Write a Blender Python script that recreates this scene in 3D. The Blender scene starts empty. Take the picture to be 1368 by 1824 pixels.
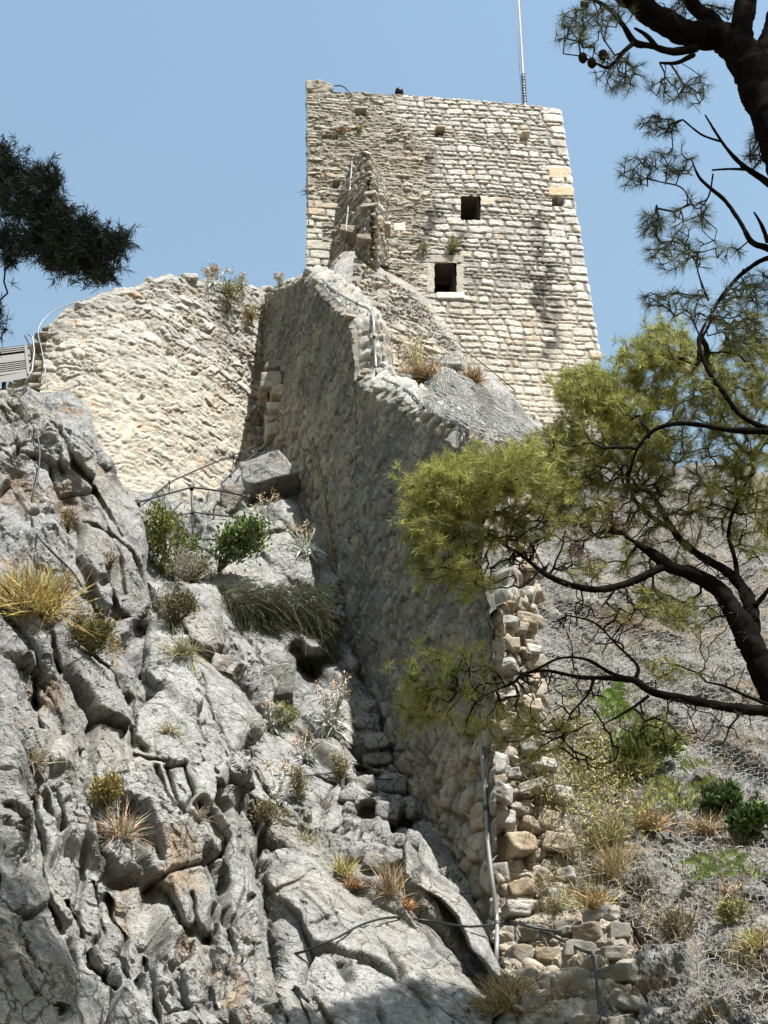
import bpy, bmesh, math, random
import numpy as np
from mathutils import Vector, Matrix
random.seed(7); RNG = np.random.default_rng(11)
sc = bpy.context.scene
COL = sc.collection

# ------------------------------------------------------------------ camera
F_PX, W_PX, H_PX = 2400.0, 1368.0, 1824.0
PITCH, ROLL = math.radians(34.4), math.radians(2.24)
CAM = np.array([0.0, 0.0, 1.6])
_f = np.array([0, math.cos(PITCH), math.sin(PITCH)])
_r0 = np.array([1.0, 0, 0]); _u0 = np.array([0, -math.sin(PITCH), math.cos(PITCH)])
R_ = _r0*math.cos(ROLL) - _u0*math.sin(ROLL)
U_ = _r0*math.sin(ROLL) + _u0*math.cos(ROLL)
cam_d = bpy.data.cameras.new('camera'); cam = bpy.data.objects.new('camera', cam_d); COL.objects.link(cam)
M = Matrix(((R_[0], U_[0], -_f[0], CAM[0]), (R_[1], U_[1], -_f[1], CAM[1]), (R_[2], U_[2], -_f[2], CAM[2]), (0, 0, 0, 1)))
cam.matrix_world = M
cam_d.sensor_fit = 'VERTICAL'; cam_d.sensor_height = 36.0; cam_d.lens = 36.0*F_PX/H_PX
cam_d.clip_start = 0.1; cam_d.clip_end = 2000
sc.camera = cam

# ------------------------------------------------------------------ world, sun, exposure
SUN_EL, SUN_AZ = math.radians(57), math.radians(180-35)      # azimuth clockwise from +Y
SUN = np.array([math.cos(SUN_EL)*math.sin(SUN_AZ), math.cos(SUN_EL)*math.cos(SUN_AZ), math.sin(SUN_EL)])
w = bpy.data.worlds.new('World'); sc.world = w; w.use_nodes = True
nt = w.node_tree; nt.nodes.clear()
sky = nt.nodes.new('ShaderNodeTexSky'); sky.sky_type = 'NISHITA'; sky.sun_disc = False
sky.sun_elevation = SUN_EL; sky.sun_rotation = SUN_AZ; sky.altitude = 0
sky.air_density = 2.6; sky.dust_density = 0.8; sky.ozone_density = 2.2
bg = nt.nodes.new('ShaderNodeBackground'); bg.inputs[1].default_value = 0.071
wo = nt.nodes.new('ShaderNodeOutputWorld')
nt.links.new(sky.outputs[0], bg.inputs[0]); nt.links.new(bg.outputs[0], wo.inputs[0])
sd = bpy.data.lights.new('sun', 'SUN'); sd.energy = 5.0; sd.angle = math.radians(0.5); sd.color = (1.0, 0.965, 0.91)
so = bpy.data.objects.new('sun', sd); COL.objects.link(so)
so.rotation_euler = Vector(SUN).to_track_quat('Z', 'Y').to_euler(); so.location = (8, -8, 20)
sc.view_settings.view_transform = 'Standard'; sc.view_settings.look = 'None'
sc.view_settings.exposure = 1.38; sc.view_settings.gamma = 1.0
try:
    sc.cycles.max_bounces = 5; sc.cycles.diffuse_bounces = 3; sc.cycles.transparent_max_bounces = 4
except Exception: pass

# ------------------------------------------------------------------ rays
def ray(px, py):
    px = np.asarray(px, float); py = np.asarray(py, float)
    a = (px-W_PX/2)/F_PX; b = -(py-H_PX/2)/F_PX
    return _f + a[..., None]*R_ + b[..., None]*U_
def U(px, py, Y):                       # point of the view ray that lies Y metres in front
    d = ray(px, py)
    return CAM + d*(np.asarray(Y, float)/d[..., 1])[..., None]
def proj(P):
    q = np.asarray(P, float) - CAM
    z = q@_f
    return W_PX/2 + F_PX*(q@R_)/z, H_PX/2 - F_PX*(q@U_)/z
def on_plane(px, py, p0, n):
    d = ray(px, py)
    return CAM + d*(((np.asarray(p0)-CAM)@n)/(d@n))[..., None]

# ------------------------------------------------------------------ noise
_perm = np.random.default_rng(3).permutation(256).astype(np.int32); _perm = np.concatenate([_perm]*3)
_g = np.random.default_rng(4).normal(size=(256, 3)); _g /= np.linalg.norm(_g, axis=1)[:, None]
def perlin(P):
    shp = P.shape[:-1]; P = P.reshape(-1, 3)
    i = np.floor(P).astype(np.int32); f = P-i; i &= 255
    s = f*f*f*(f*(f*6-15)+10)
    def g(dx, dy, dz):
        h = _perm[_perm[_perm[(i[:, 0]+dx) & 255]+((i[:, 1]+dy) & 255)]+((i[:, 2]+dz) & 255)]
        v = _g[h]
        return v[:, 0]*(f[:, 0]-dx)+v[:, 1]*(f[:, 1]-dy)+v[:, 2]*(f[:, 2]-dz)
    def L(a, b, t): return a+t*(b-a)
    x0 = L(L(g(0,0,0), g(1,0,0), s[:,0]), L(g(0,1,0), g(1,1,0), s[:,0]), s[:,1])
    x1 = L(L(g(0,0,1), g(1,0,1), s[:,0]), L(g(0,1,1), g(1,1,1), s[:,0]), s[:,1])
    return (L(x0, x1, s[:, 2])*1.6).reshape(shp)
def fbm(P, o=4, g=0.5):
    a, t, r = 1.0, 0, 0
    for k in range(o):
        r = r + a*perlin(P*(2.03**k)+k*17.3); t += a; a *= g
    return r/t
def ridged(P, o=4, g=0.5):
    a, t, r = 1.0, 0, 0
    for k in range(o):
        r = r + a*(1-2*np.abs(perlin(P*(2.07**k)+k*11.1))); t += a; a *= g
    return r/t
def _h3(i, k):
    n = (i[:, 0].astype(np.int64)*73856093) ^ (i[:, 1].astype(np.int64)*19349663) ^ (i[:, 2].astype(np.int64)*83492791) ^ (k*2654435761)
    n = (n ^ (n >> 13))*1274126177 & 0x7fffffff
    n = (n ^ (n >> 15))*2246822519 & 0x7fffffff
    return ((n ^ (n >> 11)) & 0xffff)/65535.0
def worley(P, flat=False):
    """F1, F2, cell random, second random, offset to the cell point"""
    shp = P.shape[:-1]; P = P.reshape(-1, 3); i0 = np.floor(P).astype(np.int64)
    n = len(P); F1 = np.full(n, 9.0); F2 = np.full(n, 9.0); R = np.zeros(n); S = np.zeros(n); D = np.zeros((n, 3))
    for dx in (-1, 0, 1):
        for dy in (-1, 0, 1):
            for dz in ((0,) if flat else (-1, 0, 1)):
                c = i0+np.array([dx, dy, dz])
                pt = c+np.stack([_h3(c, 1), _h3(c, 2), _h3(c, 3)], 1)
                if flat: pt[:, 2] = P[:, 2]
                q = P-pt; d = np.sqrt((q*q).sum(1))
                m = d < F1
                F2 = np.where(m, F1, np.minimum(F2, d))
                R = np.where(m, _h3(c, 4), R); S = np.where(m, _h3(c, 5), S)
                D = np.where(m[:, None], q, D); F1 = np.where(m, d, F1)
    return F1.reshape(shp), F2.reshape(shp), R.reshape(shp), S.reshape(shp), D.reshape(shp+(3,))
def sstep(a, b, x):
    t = np.clip((x-a)/(b-a), 0, 1); return t*t*(3-2*t)
def lerp(a, b, t): return a+(b-a)*t
def mixc(c1, c2, t): return c1+(np.asarray(c2)-c1)*t[..., None]

# ------------------------------------------------------------------ materials
def mat(name, bump=0.35, scale=28, rough=0.92, tint=(1, 1, 1), vary=0.28, leaf=False, metal=0.0, attr=True, spec=0.2, dist=0.02, crack=0.0):
    m = bpy.data.materials.new(name); m.use_nodes = True; t = m.node_tree; N = t.nodes; L = t.links
    b = N['Principled BSDF']; b.inputs['Roughness'].default_value = rough; b.inputs['Metallic'].default_value = metal
    b.inputs['Specular IOR Level'].default_value = spec
    co = N.new('ShaderNodeTexCoord')
    n1 = N.new('ShaderNodeTexNoise'); n1.inputs['Scale'].default_value = scale*0.35; n1.inputs['Detail'].default_value = 6
    n1.inputs['Roughness'].default_value = 0.65
    L.new(co.outputs['Object'], n1.inputs['Vector'])
    mr = N.new('ShaderNodeMapRange'); mr.inputs[1].default_value = 0.3; mr.inputs[2].default_value = 0.7
    g_ = 0.585 if attr and not leaf else (0.74 if leaf else 0.65)
    mr.inputs[3].default_value = (1-vary)*g_; mr.inputs[4].default_value = (1+vary)*g_
    L.new(n1.outputs[0], mr.inputs[0])
    mul = N.new('ShaderNodeVectorMath'); mul.operation = 'SCALE'
    if attr:
        a = N.new('ShaderNodeAttribute'); a.attribute_name = 'Col'; L.new(a.outputs['Color'], mul.inputs[0])
    else:
        mul.inputs[0].default_value = tint
    L.new(mr.outputs[0], mul.inputs['Scale'])
    L.new(mul.outputs[0], b.inputs['Base Color'])
    if bump:
        n2 = N.new('ShaderNodeTexNoise'); n2.inputs['Scale'].default_value = scale; n2.inputs['Detail'].default_value = 8
        n2.inputs['Roughness'].default_value = 0.7
        L.new(co.outputs['Object'], n2.inputs['Vector'])
        bp = N.new('ShaderNodeBump'); bp.inputs['Strength'].default_value = bump; bp.inputs['Distance'].default_value = dist
        L.new(n2.outputs[0], bp.inputs['Height']); L.new(bp.outputs[0], b.inputs['Normal'])
    if crack:                                                  # hairline fractures and solution pits
        wn = N.new('ShaderNodeTexNoise'); wn.inputs['Scale'].default_value = 3.0; wn.inputs['Detail'].default_value = 4; L.new(co.outputs['Object'], wn.inputs['Vector'])
        ad = N.new('ShaderNodeVectorMath'); ad.operation = 'MULTIPLY_ADD'; ad.inputs[1].default_value = (0.35, 0.35, 0.35); L.new(wn.outputs['Color'], ad.inputs[0]); L.new(co.outputs['Object'], ad.inputs[2])
        prev = mul.outputs[0]; hsum = n2.outputs[0]
        for sc_, w0, dark, lo in ((3.1, 0.022, 0.25, 0.45), (8.5, 0.030, 0.40, 0.56)):
            vo = N.new('ShaderNodeTexVoronoi'); vo.feature = 'DISTANCE_TO_EDGE'; vo.inputs['Scale'].default_value = sc_; L.new(ad.outputs[0], vo.inputs['Vector'])
            mk_ = N.new('ShaderNodeTexNoise'); mk_.inputs['Scale'].default_value = sc_*0.45; mk_.inputs['Detail'].default_value = 2; L.new(co.outputs['Object'], mk_.inputs['Vector'])
            ml = N.new('ShaderNodeMapRange'); ml.inputs[1].default_value = lo; ml.inputs[2].default_value = lo+0.12; ml.inputs[3].default_value = 0.0; ml.inputs[4].default_value = w0; L.new(mk_.outputs[0], ml.inputs[0])
            dv = N.new('ShaderNodeMath'); dv.operation = 'LESS_THAN'; L.new(vo.outputs['Distance'], dv.inputs[0]); L.new(ml.outputs[0], dv.inputs[1])
            k_ = N.new('ShaderNodeMath'); k_.operation = 'MULTIPLY'; k_.inputs[1].default_value = crack; L.new(dv.outputs[0], k_.inputs[0])
            mx_ = N.new('ShaderNodeMix'); mx_.data_type = 'RGBA'; mx_.inputs['B'].default_value = (0.035, 0.03, 0.025, 1); L.new(k_.outputs[0], mx_.inputs['Factor']); L.new(prev, mx_.inputs['A']); prev = mx_.outputs['Result']
            sb = N.new('ShaderNodeMath'); sb.operation = 'SUBTRACT'; L.new(hsum, sb.inputs[0]); L.new(k_.outputs[0], sb.inputs[1]); hsum = sb.outputs[0]
        pt = N.new('ShaderNodeTexVoronoi'); pt.inputs['Scale'].default_value = 26; L.new(ad.outputs[0], pt.inputs['Vector'])
        pm = N.new('ShaderNodeMapRange'); pm.inputs[1].default_value = 0.10; pm.inputs[2].default_value = 0.32; pm.inputs[3].default_value = 0.55; pm.inputs[4].default_value = 0.0; L.new(pt.outputs['Distance'], pm.inputs[0])
        sb = N.new('ShaderNodeMath'); sb.operation = 'SUBTRACT'; L.new(hsum, sb.inputs[0]); L.new(pm.outputs[0], sb.inputs[1]); L.new(sb.outputs[0], bp.inputs['Height'])
        L.new(prev, b.inputs['Base Color'])
    if leaf:
        tr = N.new('ShaderNodeBsdfTranslucent'); L.new(mul.outputs[0], tr.inputs['Color'])
        mx = N.new('ShaderNodeMixShader'); mx.inputs[0].default_value = 0.13
        L.new(b.outputs[0], mx.inputs[1]); L.new(tr.outputs[0], mx.inputs[2]); L.new(mx.outputs[0], N['Material Output'].inputs[0])
    return m
MAT = {
 'rock': mat('limestone', 1.0, 42, dist=0.03, vary=0.32, crack=0.7),
 'masonry': mat('masonry', 0.9, 34, dist=0.018, vary=0.22),
 'leaf': mat('leaf', 0, 20, 0.6, vary=0.12, leaf=True, spec=0.3),
 'bark': mat('bark', 1.0, 30, 1.0, vary=0.4, dist=0.02, spec=0.02),
 'wire': mat('galvanised_wire', 0, 20, 0.5, (0.36, 0.36, 0.35), 0.1, metal=0.1, attr=False, spec=0.5),
 'tape': mat('grey_tape', 0, 20, 0.45, (0.26, 0.27, 0.27), 0.06, metal=0.2, attr=False, spec=0.5),
 'steel': mat('dark_steel', 0.2, 60, 0.5, (0.035, 0.037, 0.04), 0.2, metal=0.3, attr=False, spec=0.5),
 'cable': mat('black_cable', 0, 20, 0.5, (0.02, 0.02, 0.022), 0.1, attr=False, spec=0.4),
 'lamp': mat('grey_enamel', 0, 20, 0.6, (0.13, 0.128, 0.12), 0.03, attr=False, spec=0.5),
 'dark': mat('dark_wood', 0.3, 30, 0.8, (0.03, 0.025, 0.02), 0.2, attr=False),
 'ground': mat('earth', 0.6, 3, 0.95, (0.20, 0.17, 0.12), 0.3, attr=False),
}
def simple(name, c, rough=0.7): return mat(name, 0, 20, rough, c, 0.05, attr=False)

# ------------------------------------------------------------------ mesh output
def mk(name, V, Fc, m, parent=None, col=None, smooth=True, tris=None):
    """V (n,3); Fc (k,4) quads; tris (j,3)"""
    me = bpy.data.meshes.new(name)
    V = np.asarray(V, np.float32).reshape(-1, 3)
    Fq = np.asarray(Fc, np.int32).reshape(-1, 4) if Fc is not None and len(Fc) else np.zeros((0, 4), np.int32)
    Ft = np.asarray(tris, np.int32).reshape(-1, 3) if tris is not None and len(tris) else np.zeros((0, 3), np.int32)
    me.vertices.add(len(V)); me.vertices.foreach_set('co', V.ravel())
    loops = np.concatenate([Fq.ravel(), Ft.ravel()])
    me.loops.add(len(loops)); me.loops.foreach_set('vertex_index', loops)
    st = np.concatenate([np.arange(len(Fq))*4, len(Fq)*4+np.arange(len(Ft))*3]).astype(np.int32)
    me.polygons.add(len(st)); me.polygons.foreach_set('loop_start', st)
    me.polygons.foreach_set('use_smooth', np.full(len(st), smooth))
    me.update(calc_edges=True)
    if col is not None:
        a = me.color_attributes.new('Col', 'FLOAT_COLOR', 'POINT')
        c = np.ones((len(V), 4), np.float32); c[:, :3] = np.clip(np.asarray(col).reshape(-1, 3), 0.004, 0.95)
        a.data.foreach_set('color', c.ravel())
    me.materials.append(MAT[m] if isinstance(m, str) else m)
    me.validate()
    o = bpy.data.objects.new(name, me); COL.objects.link(o)
    if parent is not None: o.parent = parent
    return o
class Bag:
    def __init__(s): s.V = []; s.Q = []; s.T = []; s.C = []; s.n = 0
    def add(s, V, Q=None, T=None, C=None):
        V = np.asarray(V, float).reshape(-1, 3)
        if Q is not None and len(Q): s.Q.append(np.asarray(Q, np.int64).reshape(-1, 4)+s.n)
        if T is not None and len(T): s.T.append(np.asarray(T, np.int64).reshape(-1, 3)+s.n)
        c = np.broadcast_to(np.asarray(C if C is not None else (0.5, 0.5, 0.5), float), V.shape)
        s.V.append(V); s.C.append(c); s.n += len(V)
    def build(s, name, m, parent=None, smooth=True):
        V = np.concatenate(s.V)
        off = np.array(parent.location) if parent is not None else 0
        return mk(name, V-off, np.concatenate(s.Q) if s.Q else None, m, parent, np.concatenate(s.C), smooth, np.concatenate(s.T) if s.T else None)
def gridfaces(n, m, keep=None):
    i = np.arange((n-1)*(m-1)); a = (i//(m-1))*m + i % (m-1)
    q = np.stack([a, a+1, a+m+1, a+m], 1)
    if keep is not None:
        k = keep.ravel(); q = q[k[q].all(1)]
    return q
def tag(o, label=None, cat=None, group=None, kind=None):
    if label: o['label'] = label
    if cat: o['category'] = cat
    if group: o['group'] = group
    if kind: o['kind'] = kind
    return o
def empty(name, loc, label, cat, group=None):
    o = bpy.data.objects.new(name, None); COL.objects.link(o); o.location = tuple(float(x) for x in loc); o.empty_display_size = 0.2
    return tag(o, label, cat, group)

def tube(bag, pts, rad, n=6, C=(0.3, 0.3, 0.3), cap=True):
    P = np.asarray(pts, float); k = len(P); rad = np.broadcast_to(np.asarray(rad, float), (k,))
    T = np.gradient(P, axis=0); T /= np.linalg.norm(T, axis=1)[:, None]+1e-9
    a = np.cross(T[0], (0.3, 0.2, 0.93)); a /= np.linalg.norm(a)+1e-9
    A = []
    for t in T:
        a = a-t*(a@t); a /= np.linalg.norm(a)+1e-9; A.append(a)
    A = np.array(A); B = np.cross(T, A)
    th = np.arange(n)*2*np.pi/n
    V = P[:, None]+rad[:, None, None]*(np.cos(th)[None, :, None]*A[:, None]+np.sin(th)[None, :, None]*B[:, None])
    i = np.arange(k-1)[:, None]*n; j = np.arange(n)[None]; j2 = (j+1) % n
    Q = np.stack([i+j, i+j2, i+n+j2, i+n+j], -1).reshape(-1, 4)
    V = V.reshape(-1, 3); Tt = None
    if cap:
        V = np.concatenate([V, P[:1], P[-1:]]); c0 = k*n; c1 = c0+1
        Tt = [(c0, (q+1) % n, q) for q in range(n)]+[(c1, (k-1)*n+q, (k-1)*n+(q+1) % n) for q in range(n)]
    bag.add(V, Q, Tt, C)
def segs(bag, A, B, r, C=(0.5, 0.5, 0.5), n=3):
    """many straight 3-sided wires at once"""
    A = np.asarray(A, float); B = np.asarray(B, float); d = B-A; d /= np.linalg.norm(d, axis=1)[:, None]+1e-9
    a = np.cross(d, (0.31, 0.22, 0.92)); a /= np.linalg.norm(a, axis=1)[:, None]+1e-9; b = np.cross(d, a)
    th = np.arange(n)*2*np.pi/n; r = np.broadcast_to(r, (len(A),))
    ring = r[:, None, None]*(np.cos(th)[None, :, None]*a[:, None]+np.sin(th)[None, :, None]*b[:, None])
    V = np.concatenate([A[:, None]+ring, B[:, None]+ring], 1)
    k = np.arange(len(A))[:, None]*2*n; j = np.arange(n)[None]; j2 = (j+1) % n
    Q = np.stack([k+j, k+j2, k+n+j2, k+n+j], -1).reshape(-1, 4)
    bag.add(V.reshape(-1, 3), Q, None, C)
def blades(bag, P, D, L, Wd, C, droop=0.0, taper=True, wdir=None, mid=0.5):
    """n blades: base P, direction D, length L, width Wd, colours C"""
    P = np.asarray(P, float); n = len(P); D = np.asarray(D, float); D = D/(np.linalg.norm(D, axis=1)[:, None]+1e-9)
    L = np.broadcast_to(np.asarray(L, float), (n,)); Wd = np.broadcast_to(np.asarray(Wd, float), (n,)); C = np.broadcast_to(np.asarray(C, float), (n, 3))
    w = np.cross(D, RNG.normal(size=(n, 3)) if wdir is None else wdir); w /= np.linalg.norm(w, axis=1)[:, None]+1e-9
    dr = np.zeros((n, 3)); dr[:, 2] = -droop
    m = P+D*(L*mid)[:, None]+dr*(L*0.25)[:, None]; t = P+D*L[:, None]+dr*L[:, None]
    h = (w*Wd[:, None]/2)
    b0 = 0.35 if not taper else 0.8
    V = np.stack([P-h*b0, P+h*b0, m+h, m-h, t], 1).reshape(-1, 3)
    k = np.arange(n)[:, None]*5
    bag.add(V, k+np.array([[0, 1, 2, 3]]), k+np.array([[3, 2, 4]]), np.repeat(C, 5, 0))

# rounded angular boulders
def _ico(k):
    bm = bmesh.new(); bmesh.ops.create_icosphere(bm, subdivisions=k, radius=1.0)
    V = np.array([v.co[:] for v in bm.verts]); T = np.array([[v.index for v in f.verts] for f in bm.faces]); bm.free(); return V, T
ICO = {k: _ico(k) for k in (2, 3, 4, 5)}
def rockverts(size, seed, sub=3, cuts=14, rough=0.05, box=0.0):
    r = np.random.default_rng(seed); V, T = ICO[sub]
    n = r.normal(size=(cuts, 3)); n /= np.linalg.norm(n, axis=1)[:, None]
    d = r.uniform(0.62, 0.95, cuts)
    if box:
        e = np.array([(1,0,0),(-1,0,0),(0,1,0),(0,-1,0),(0,0,1),(0,0,-1)], float)+r.normal(size=(6, 3))*0.10
        e /= np.linalg.norm(e, axis=1)[:, None]; n = np.concatenate([n, e]); d = np.concatenate([d*1.25, r.uniform(0.62, 0.74, 6)])
    dot = V@n.T
    rr = np.where(dot > 0.05, d[None]/np.maximum(dot, 0.05), 9).min(1); rr = np.minimum(rr, 1.25)
    P = V*rr[:, None]
    P = P+V*(fbm(P*1.7+seed*3.1, 4)*rough*2+ridged(P*4+seed, 3)*rough*0.5)[:, None]
    return P*np.asarray(size), T
def rot_rand(r, tilt=0.4):
    a = Matrix.Rotation(r.uniform(0, 6.28), 3, 'Z') @ Matrix.Rotation(r.normal()*tilt, 3, 'X') @ Matrix.Rotation(r.normal()*tilt, 3, 'Y')
    return np.array(a)
def rockcol(P, base=(0.40, 0.39, 0.37), seed=0):
    c = np.tile(np.asarray(base, float), (len(P), 1))
    l = fbm(P*2.1+seed, 4); c = c*(1+0.5*l)[:, None]
    c = mixc(c, (0.36, 0.24, 0.13), sstep(0.12, 0.4, fbm(P*1.3+40+seed, 3))*0.5)
    c = mixc(c, (0.10, 0.10, 0.10), sstep(0.15, 0.45, fbm(P*4.5+80+seed, 4))*0.55)
    return c
# ------------------------------------------------------------------ relief surfaces
def tps(ctrl):
    """thin plate spline through (px, py, Y) control points"""
    c = np.asarray(ctrl, float); X = c[:, :2]/500.0; n = len(X)
    def k(r2): return 0.5*r2*np.log(r2+1e-9)
    K = k(((X[:, None]-X[None])**2).sum(-1))+np.eye(n)*1e-3
    A = np.zeros((n+3, n+3)); A[:n, :n] = K; A[:n, n] = 1; A[:n, n+1:] = X; A[n, :n] = 1; A[n+1:, :n] = X.T
    s = np.linalg.solve(A, np.concatenate([c[:, 2], [0, 0, 0]]))
    def f(px, py):
        shp = np.shape(px); Q = np.stack([np.ravel(px), np.ravel(py)], 1)/500.0
        r = np.zeros(len(Q))
        for i in range(n): r += s[i]*k(((Q-X[i])**2).sum(1))
        return (r+s[n]+Q@s[n+1:]).reshape(shp)
    return f
def segdist(px, py, pl, closed=False):
    pl = np.asarray(pl, float); d = np.full(np.shape(px), 1e9)
    m = len(pl) if closed else len(pl)-1
    for i in range(m):
        a = pl[i][:2]; b = pl[(i+1) % len(pl)][:2]; ab = b-a
        t = np.clip(((px-a[0])*ab[0]+(py-a[1])*ab[1])/(ab@ab+1e-9), 0, 1)
        d = np.minimum(d, np.hypot(px-a[0]-t*ab[0], py-a[1]-t*ab[1]))
    return d
def inside(px, py, pl):
    pl = np.asarray(pl, float); r = np.zeros(np.shape(px), bool); j = len(pl)-1
    for i in range(len(pl)):
        xi, yi = pl[i]; xj, yj = pl[j]
        c = ((yi > py) != (yj > py)) & (px < (xj-xi)*(py-yi)/((yj-yi) or 1e-9)+xi); r ^= c; j = i
    return r
def normals(P):
    du = np.gradient(P, axis=1); dv = np.gradient(P, axis=0)
    n = np.cross(du, dv); n /= np.linalg.norm(n, axis=-1)[..., None]+1e-12
    s = np.sign(((CAM-P)*n).sum(-1)); s[s == 0] = 1
    return n*s[..., None]
def broad_n(P, r=22):
    """normals of the broad form only, so relief does not fold over itself"""
    n = normals(boxblur(boxblur(P, r), r)); n = boxblur(n, r); v = CAM-P; v /= np.linalg.norm(v, axis=-1)[..., None]
    n = n/(np.linalg.norm(n, axis=-1)[..., None]+1e-12)+0.45*v
    return n/(np.linalg.norm(n, axis=-1)[..., None]+1e-12)
def smooth_n(n, k=3):
    for _ in range(k):
        p = np.pad(n, ((1, 1), (1, 1), (0, 0)), 'edge'); n = (p[1:-1, 1:-1]*2+p[:-2, 1:-1]+p[2:, 1:-1]+p[1:-1, :-2]+p[1:-1, 2:])/6
    return n/(np.linalg.norm(n, axis=-1)[..., None]+1e-12)
def boxblur(a, r):
    for ax in (0, 1):
        r_ = min(r, (a.shape[ax]-1)//2)
        if r_ < 1: continue
        p = np.pad(a, [(r_+1, r_) if i == ax else (0, 0) for i in range(a.ndim)], 'edge'); cs = np.cumsum(p, axis=ax)
        k = 2*r_+1
        a = (np.take(cs, range(k, cs.shape[ax]), ax)-np.take(cs, range(0, cs.shape[ax]-k), ax))/k
    return a
# strata: rock fabric elongated along an axis that dips to the right and towards the viewer
def fabric(P, axis=(0.42, -0.42, -0.80), k=0.38):
    a = np.asarray(axis, float); a /= np.linalg.norm(a)
    return P-(P@a)[..., None]*a*(1-k)
def facets(Q, seed=0):
    """piecewise planar blocks: height and crease mask"""
    F1, F2, R, S, D = worley(Q+seed)
    t = np.stack([R-0.5, S-0.5, (R*7.13+S*3.7) % 1-0.5], -1)
    return (D*t).sum(-1)*1.7+(R-0.5)*0.45, F2-F1, R, S
def rock_h(P, amp=1.0, style='mixed', axis=(0.42, -0.42, -0.80)):
    """height (m) and colour of weathered limestone at world points P"""
    Wp = np.stack([fbm(P*1.1+5, 3, 0.45), fbm(P*1.1+25, 3, 0.45), fbm(P*1.1+45, 3, 0.45)], -1)
    Q = fabric(P, axis, 0.34)+Wp*0.16+fbm(P*5, 2)[..., None]*0.02
    h = ridged(fabric(P, axis, 0.32)*0.9+Wp*0.15+3, 5, 0.5)*0.17
    f1, e1, R, S = facets(Q*1.35)
    big = 0.26 if style == 'smooth' else 0.32
    f2, e2, R2, S2 = facets((fabric(P, axis, 0.55)+Wp*0.08)*3.8, 9)
    f3, e3, R3, S3 = facets((fabric(P, axis, 0.55)+Wp*0.08)*10.5, 19)
    on = sstep(-0.2, 0.3, fbm(P*0.8+70, 2))
    if style == 'smooth': on = on*0.45
    if style == 'knobbly': on = np.maximum(on, 0.7)
    ck = (1-sstep(0.0, 0.07, e1))*sstep(0.0, 0.3, fbm(P*0.9+66, 2)+0.15); ck2 = (1-sstep(0.0, 0.09, e2))*sstep(-0.05, 0.3, fbm(P*1.7+33, 2)); 
    if P.ndim == 3: f1 = boxblur(boxblur(f1, 3), 2); f2 = boxblur(f2, 1); ck = boxblur(ck, 1)
    h = h+f1*big-ck*0.22+(f2*0.115-ck2*0.08)*(0.25+0.75*on)+f3*0.055*(0.3+0.7*on)
    if style == 'knobbly':
        f4, e4, _, _ = facets(P*7+Wp*0.8, 29); h = h+f4*0.045-(1-sstep(0, .15, e4))*0.03
    kn = ridged(P*6+Wp*1.5, 5, 0.6); h = h+kn*0.030*(0.4+on)
    rill = ridged(fabric(P, axis, 0.2)*6+Wp, 4, 0.6); h = h+rill*0.012
    fl = fbm(P*22, 4, 0.65); h = h+fl*0.014
    c = np.tile(np.array([0.375, 0.375, 0.362]), P.shape[:-1]+(1,))
    c = c*(1+0.34*fbm(P*1.1+90, 4)+0.45*fl+0.10*kn+0.10*(R-0.5)+0.10*(R2-.5))[..., None]
    c = mixc(c, (0.44, 0.405, 0.33), sstep(-0.05, 0.35, fbm(P*0.8+120, 3))*0.5)
    och = fbm(P*1.4+140, 4, 0.6)-0.9*np.clip(h, -.3, .3)
    c = mixc(c, (0.36, 0.24, 0.13), sstep(0.22, 0.50, och)*0.7)
    c = mixc(c, (0.10, 0.10, 0.10), sstep(0.05, 0.42, fbm(fabric(P, (0, 0, 1), 0.35)*3.5+160, 5, 0.6))*0.55)
    c = mixc(c, (0.50, 0.50, 0.485), sstep(0.10, 0.5, fbm(P*7+180, 4))*0.45)
    c = mixc(c, (0.07, 0.06, 0.05), np.clip(ck*0.8+ck2*0.5*on, 0, 1))
    return h*amp, c
def rubble_h(P, s=4.2, joint=0.10, relief=0.05, base=(0.50, 0.46, 0.38), flatn=None, mort=(0.40, 0.36, 0.29), grime=0.5, asp=(1, 1, 1.7)):
    """random rubble masonry with flush mortar"""
    Wp = np.stack([fbm(P*1.7+5, 3), fbm(P*1.7+25, 3), fbm(P*1.7+45, 3)], -1)
    Q = (P+Wp*0.13+fbm(P*9, 3)[..., None]*0.035)*np.asarray(asp)*s
    F1, F2, R, S, D = worley(Q)
    e = sstep(0.0, joint*2.2, F2-F1)
    h = e*relief*(0.4+R)+(D[..., 0]*(R-0.5)+D[..., 2]*(S-0.5)+D[..., 1]*(R*3.3 % 1-0.5))*relief*1.5*e
    F1b, F2b, Rb, Sb, Db = worley(Q*2.3+31)
    sm = (S > 0.62)
    h = h-np.where(sm, (1-sstep(0.0, 0.2, F2b-F1b))*relief*0.7, 0)
    f2 = fbm(P*17, 4, 0.65); h = h+f2*0.016+ridged(P*6+9, 4, 0.6)*0.018
    c = np.tile(np.asarray(base, float), P.shape[:-1]+(1,))
    c = c*(0.72+0.6*R)[..., None]*(1+0.25*f2)[..., None]
    c = mixc(c, (0.50, 0.38, 0.25), (S > 0.86)*0.45)
    c = mixc(c, mort, (1-e)*0.85)
    c = mixc(c, (0.17, 0.17, 0.165), sstep(-0.05, 0.4, fbm(P*1.6+70, 4)+0.3*fbm(P*7, 3))*grime)
    c = mixc(c, (0.10, 0.10, 0.10), sstep(0.15, 0.45, fbm(P*5+33, 4))*grime*0.7)
    return h, c

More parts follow.
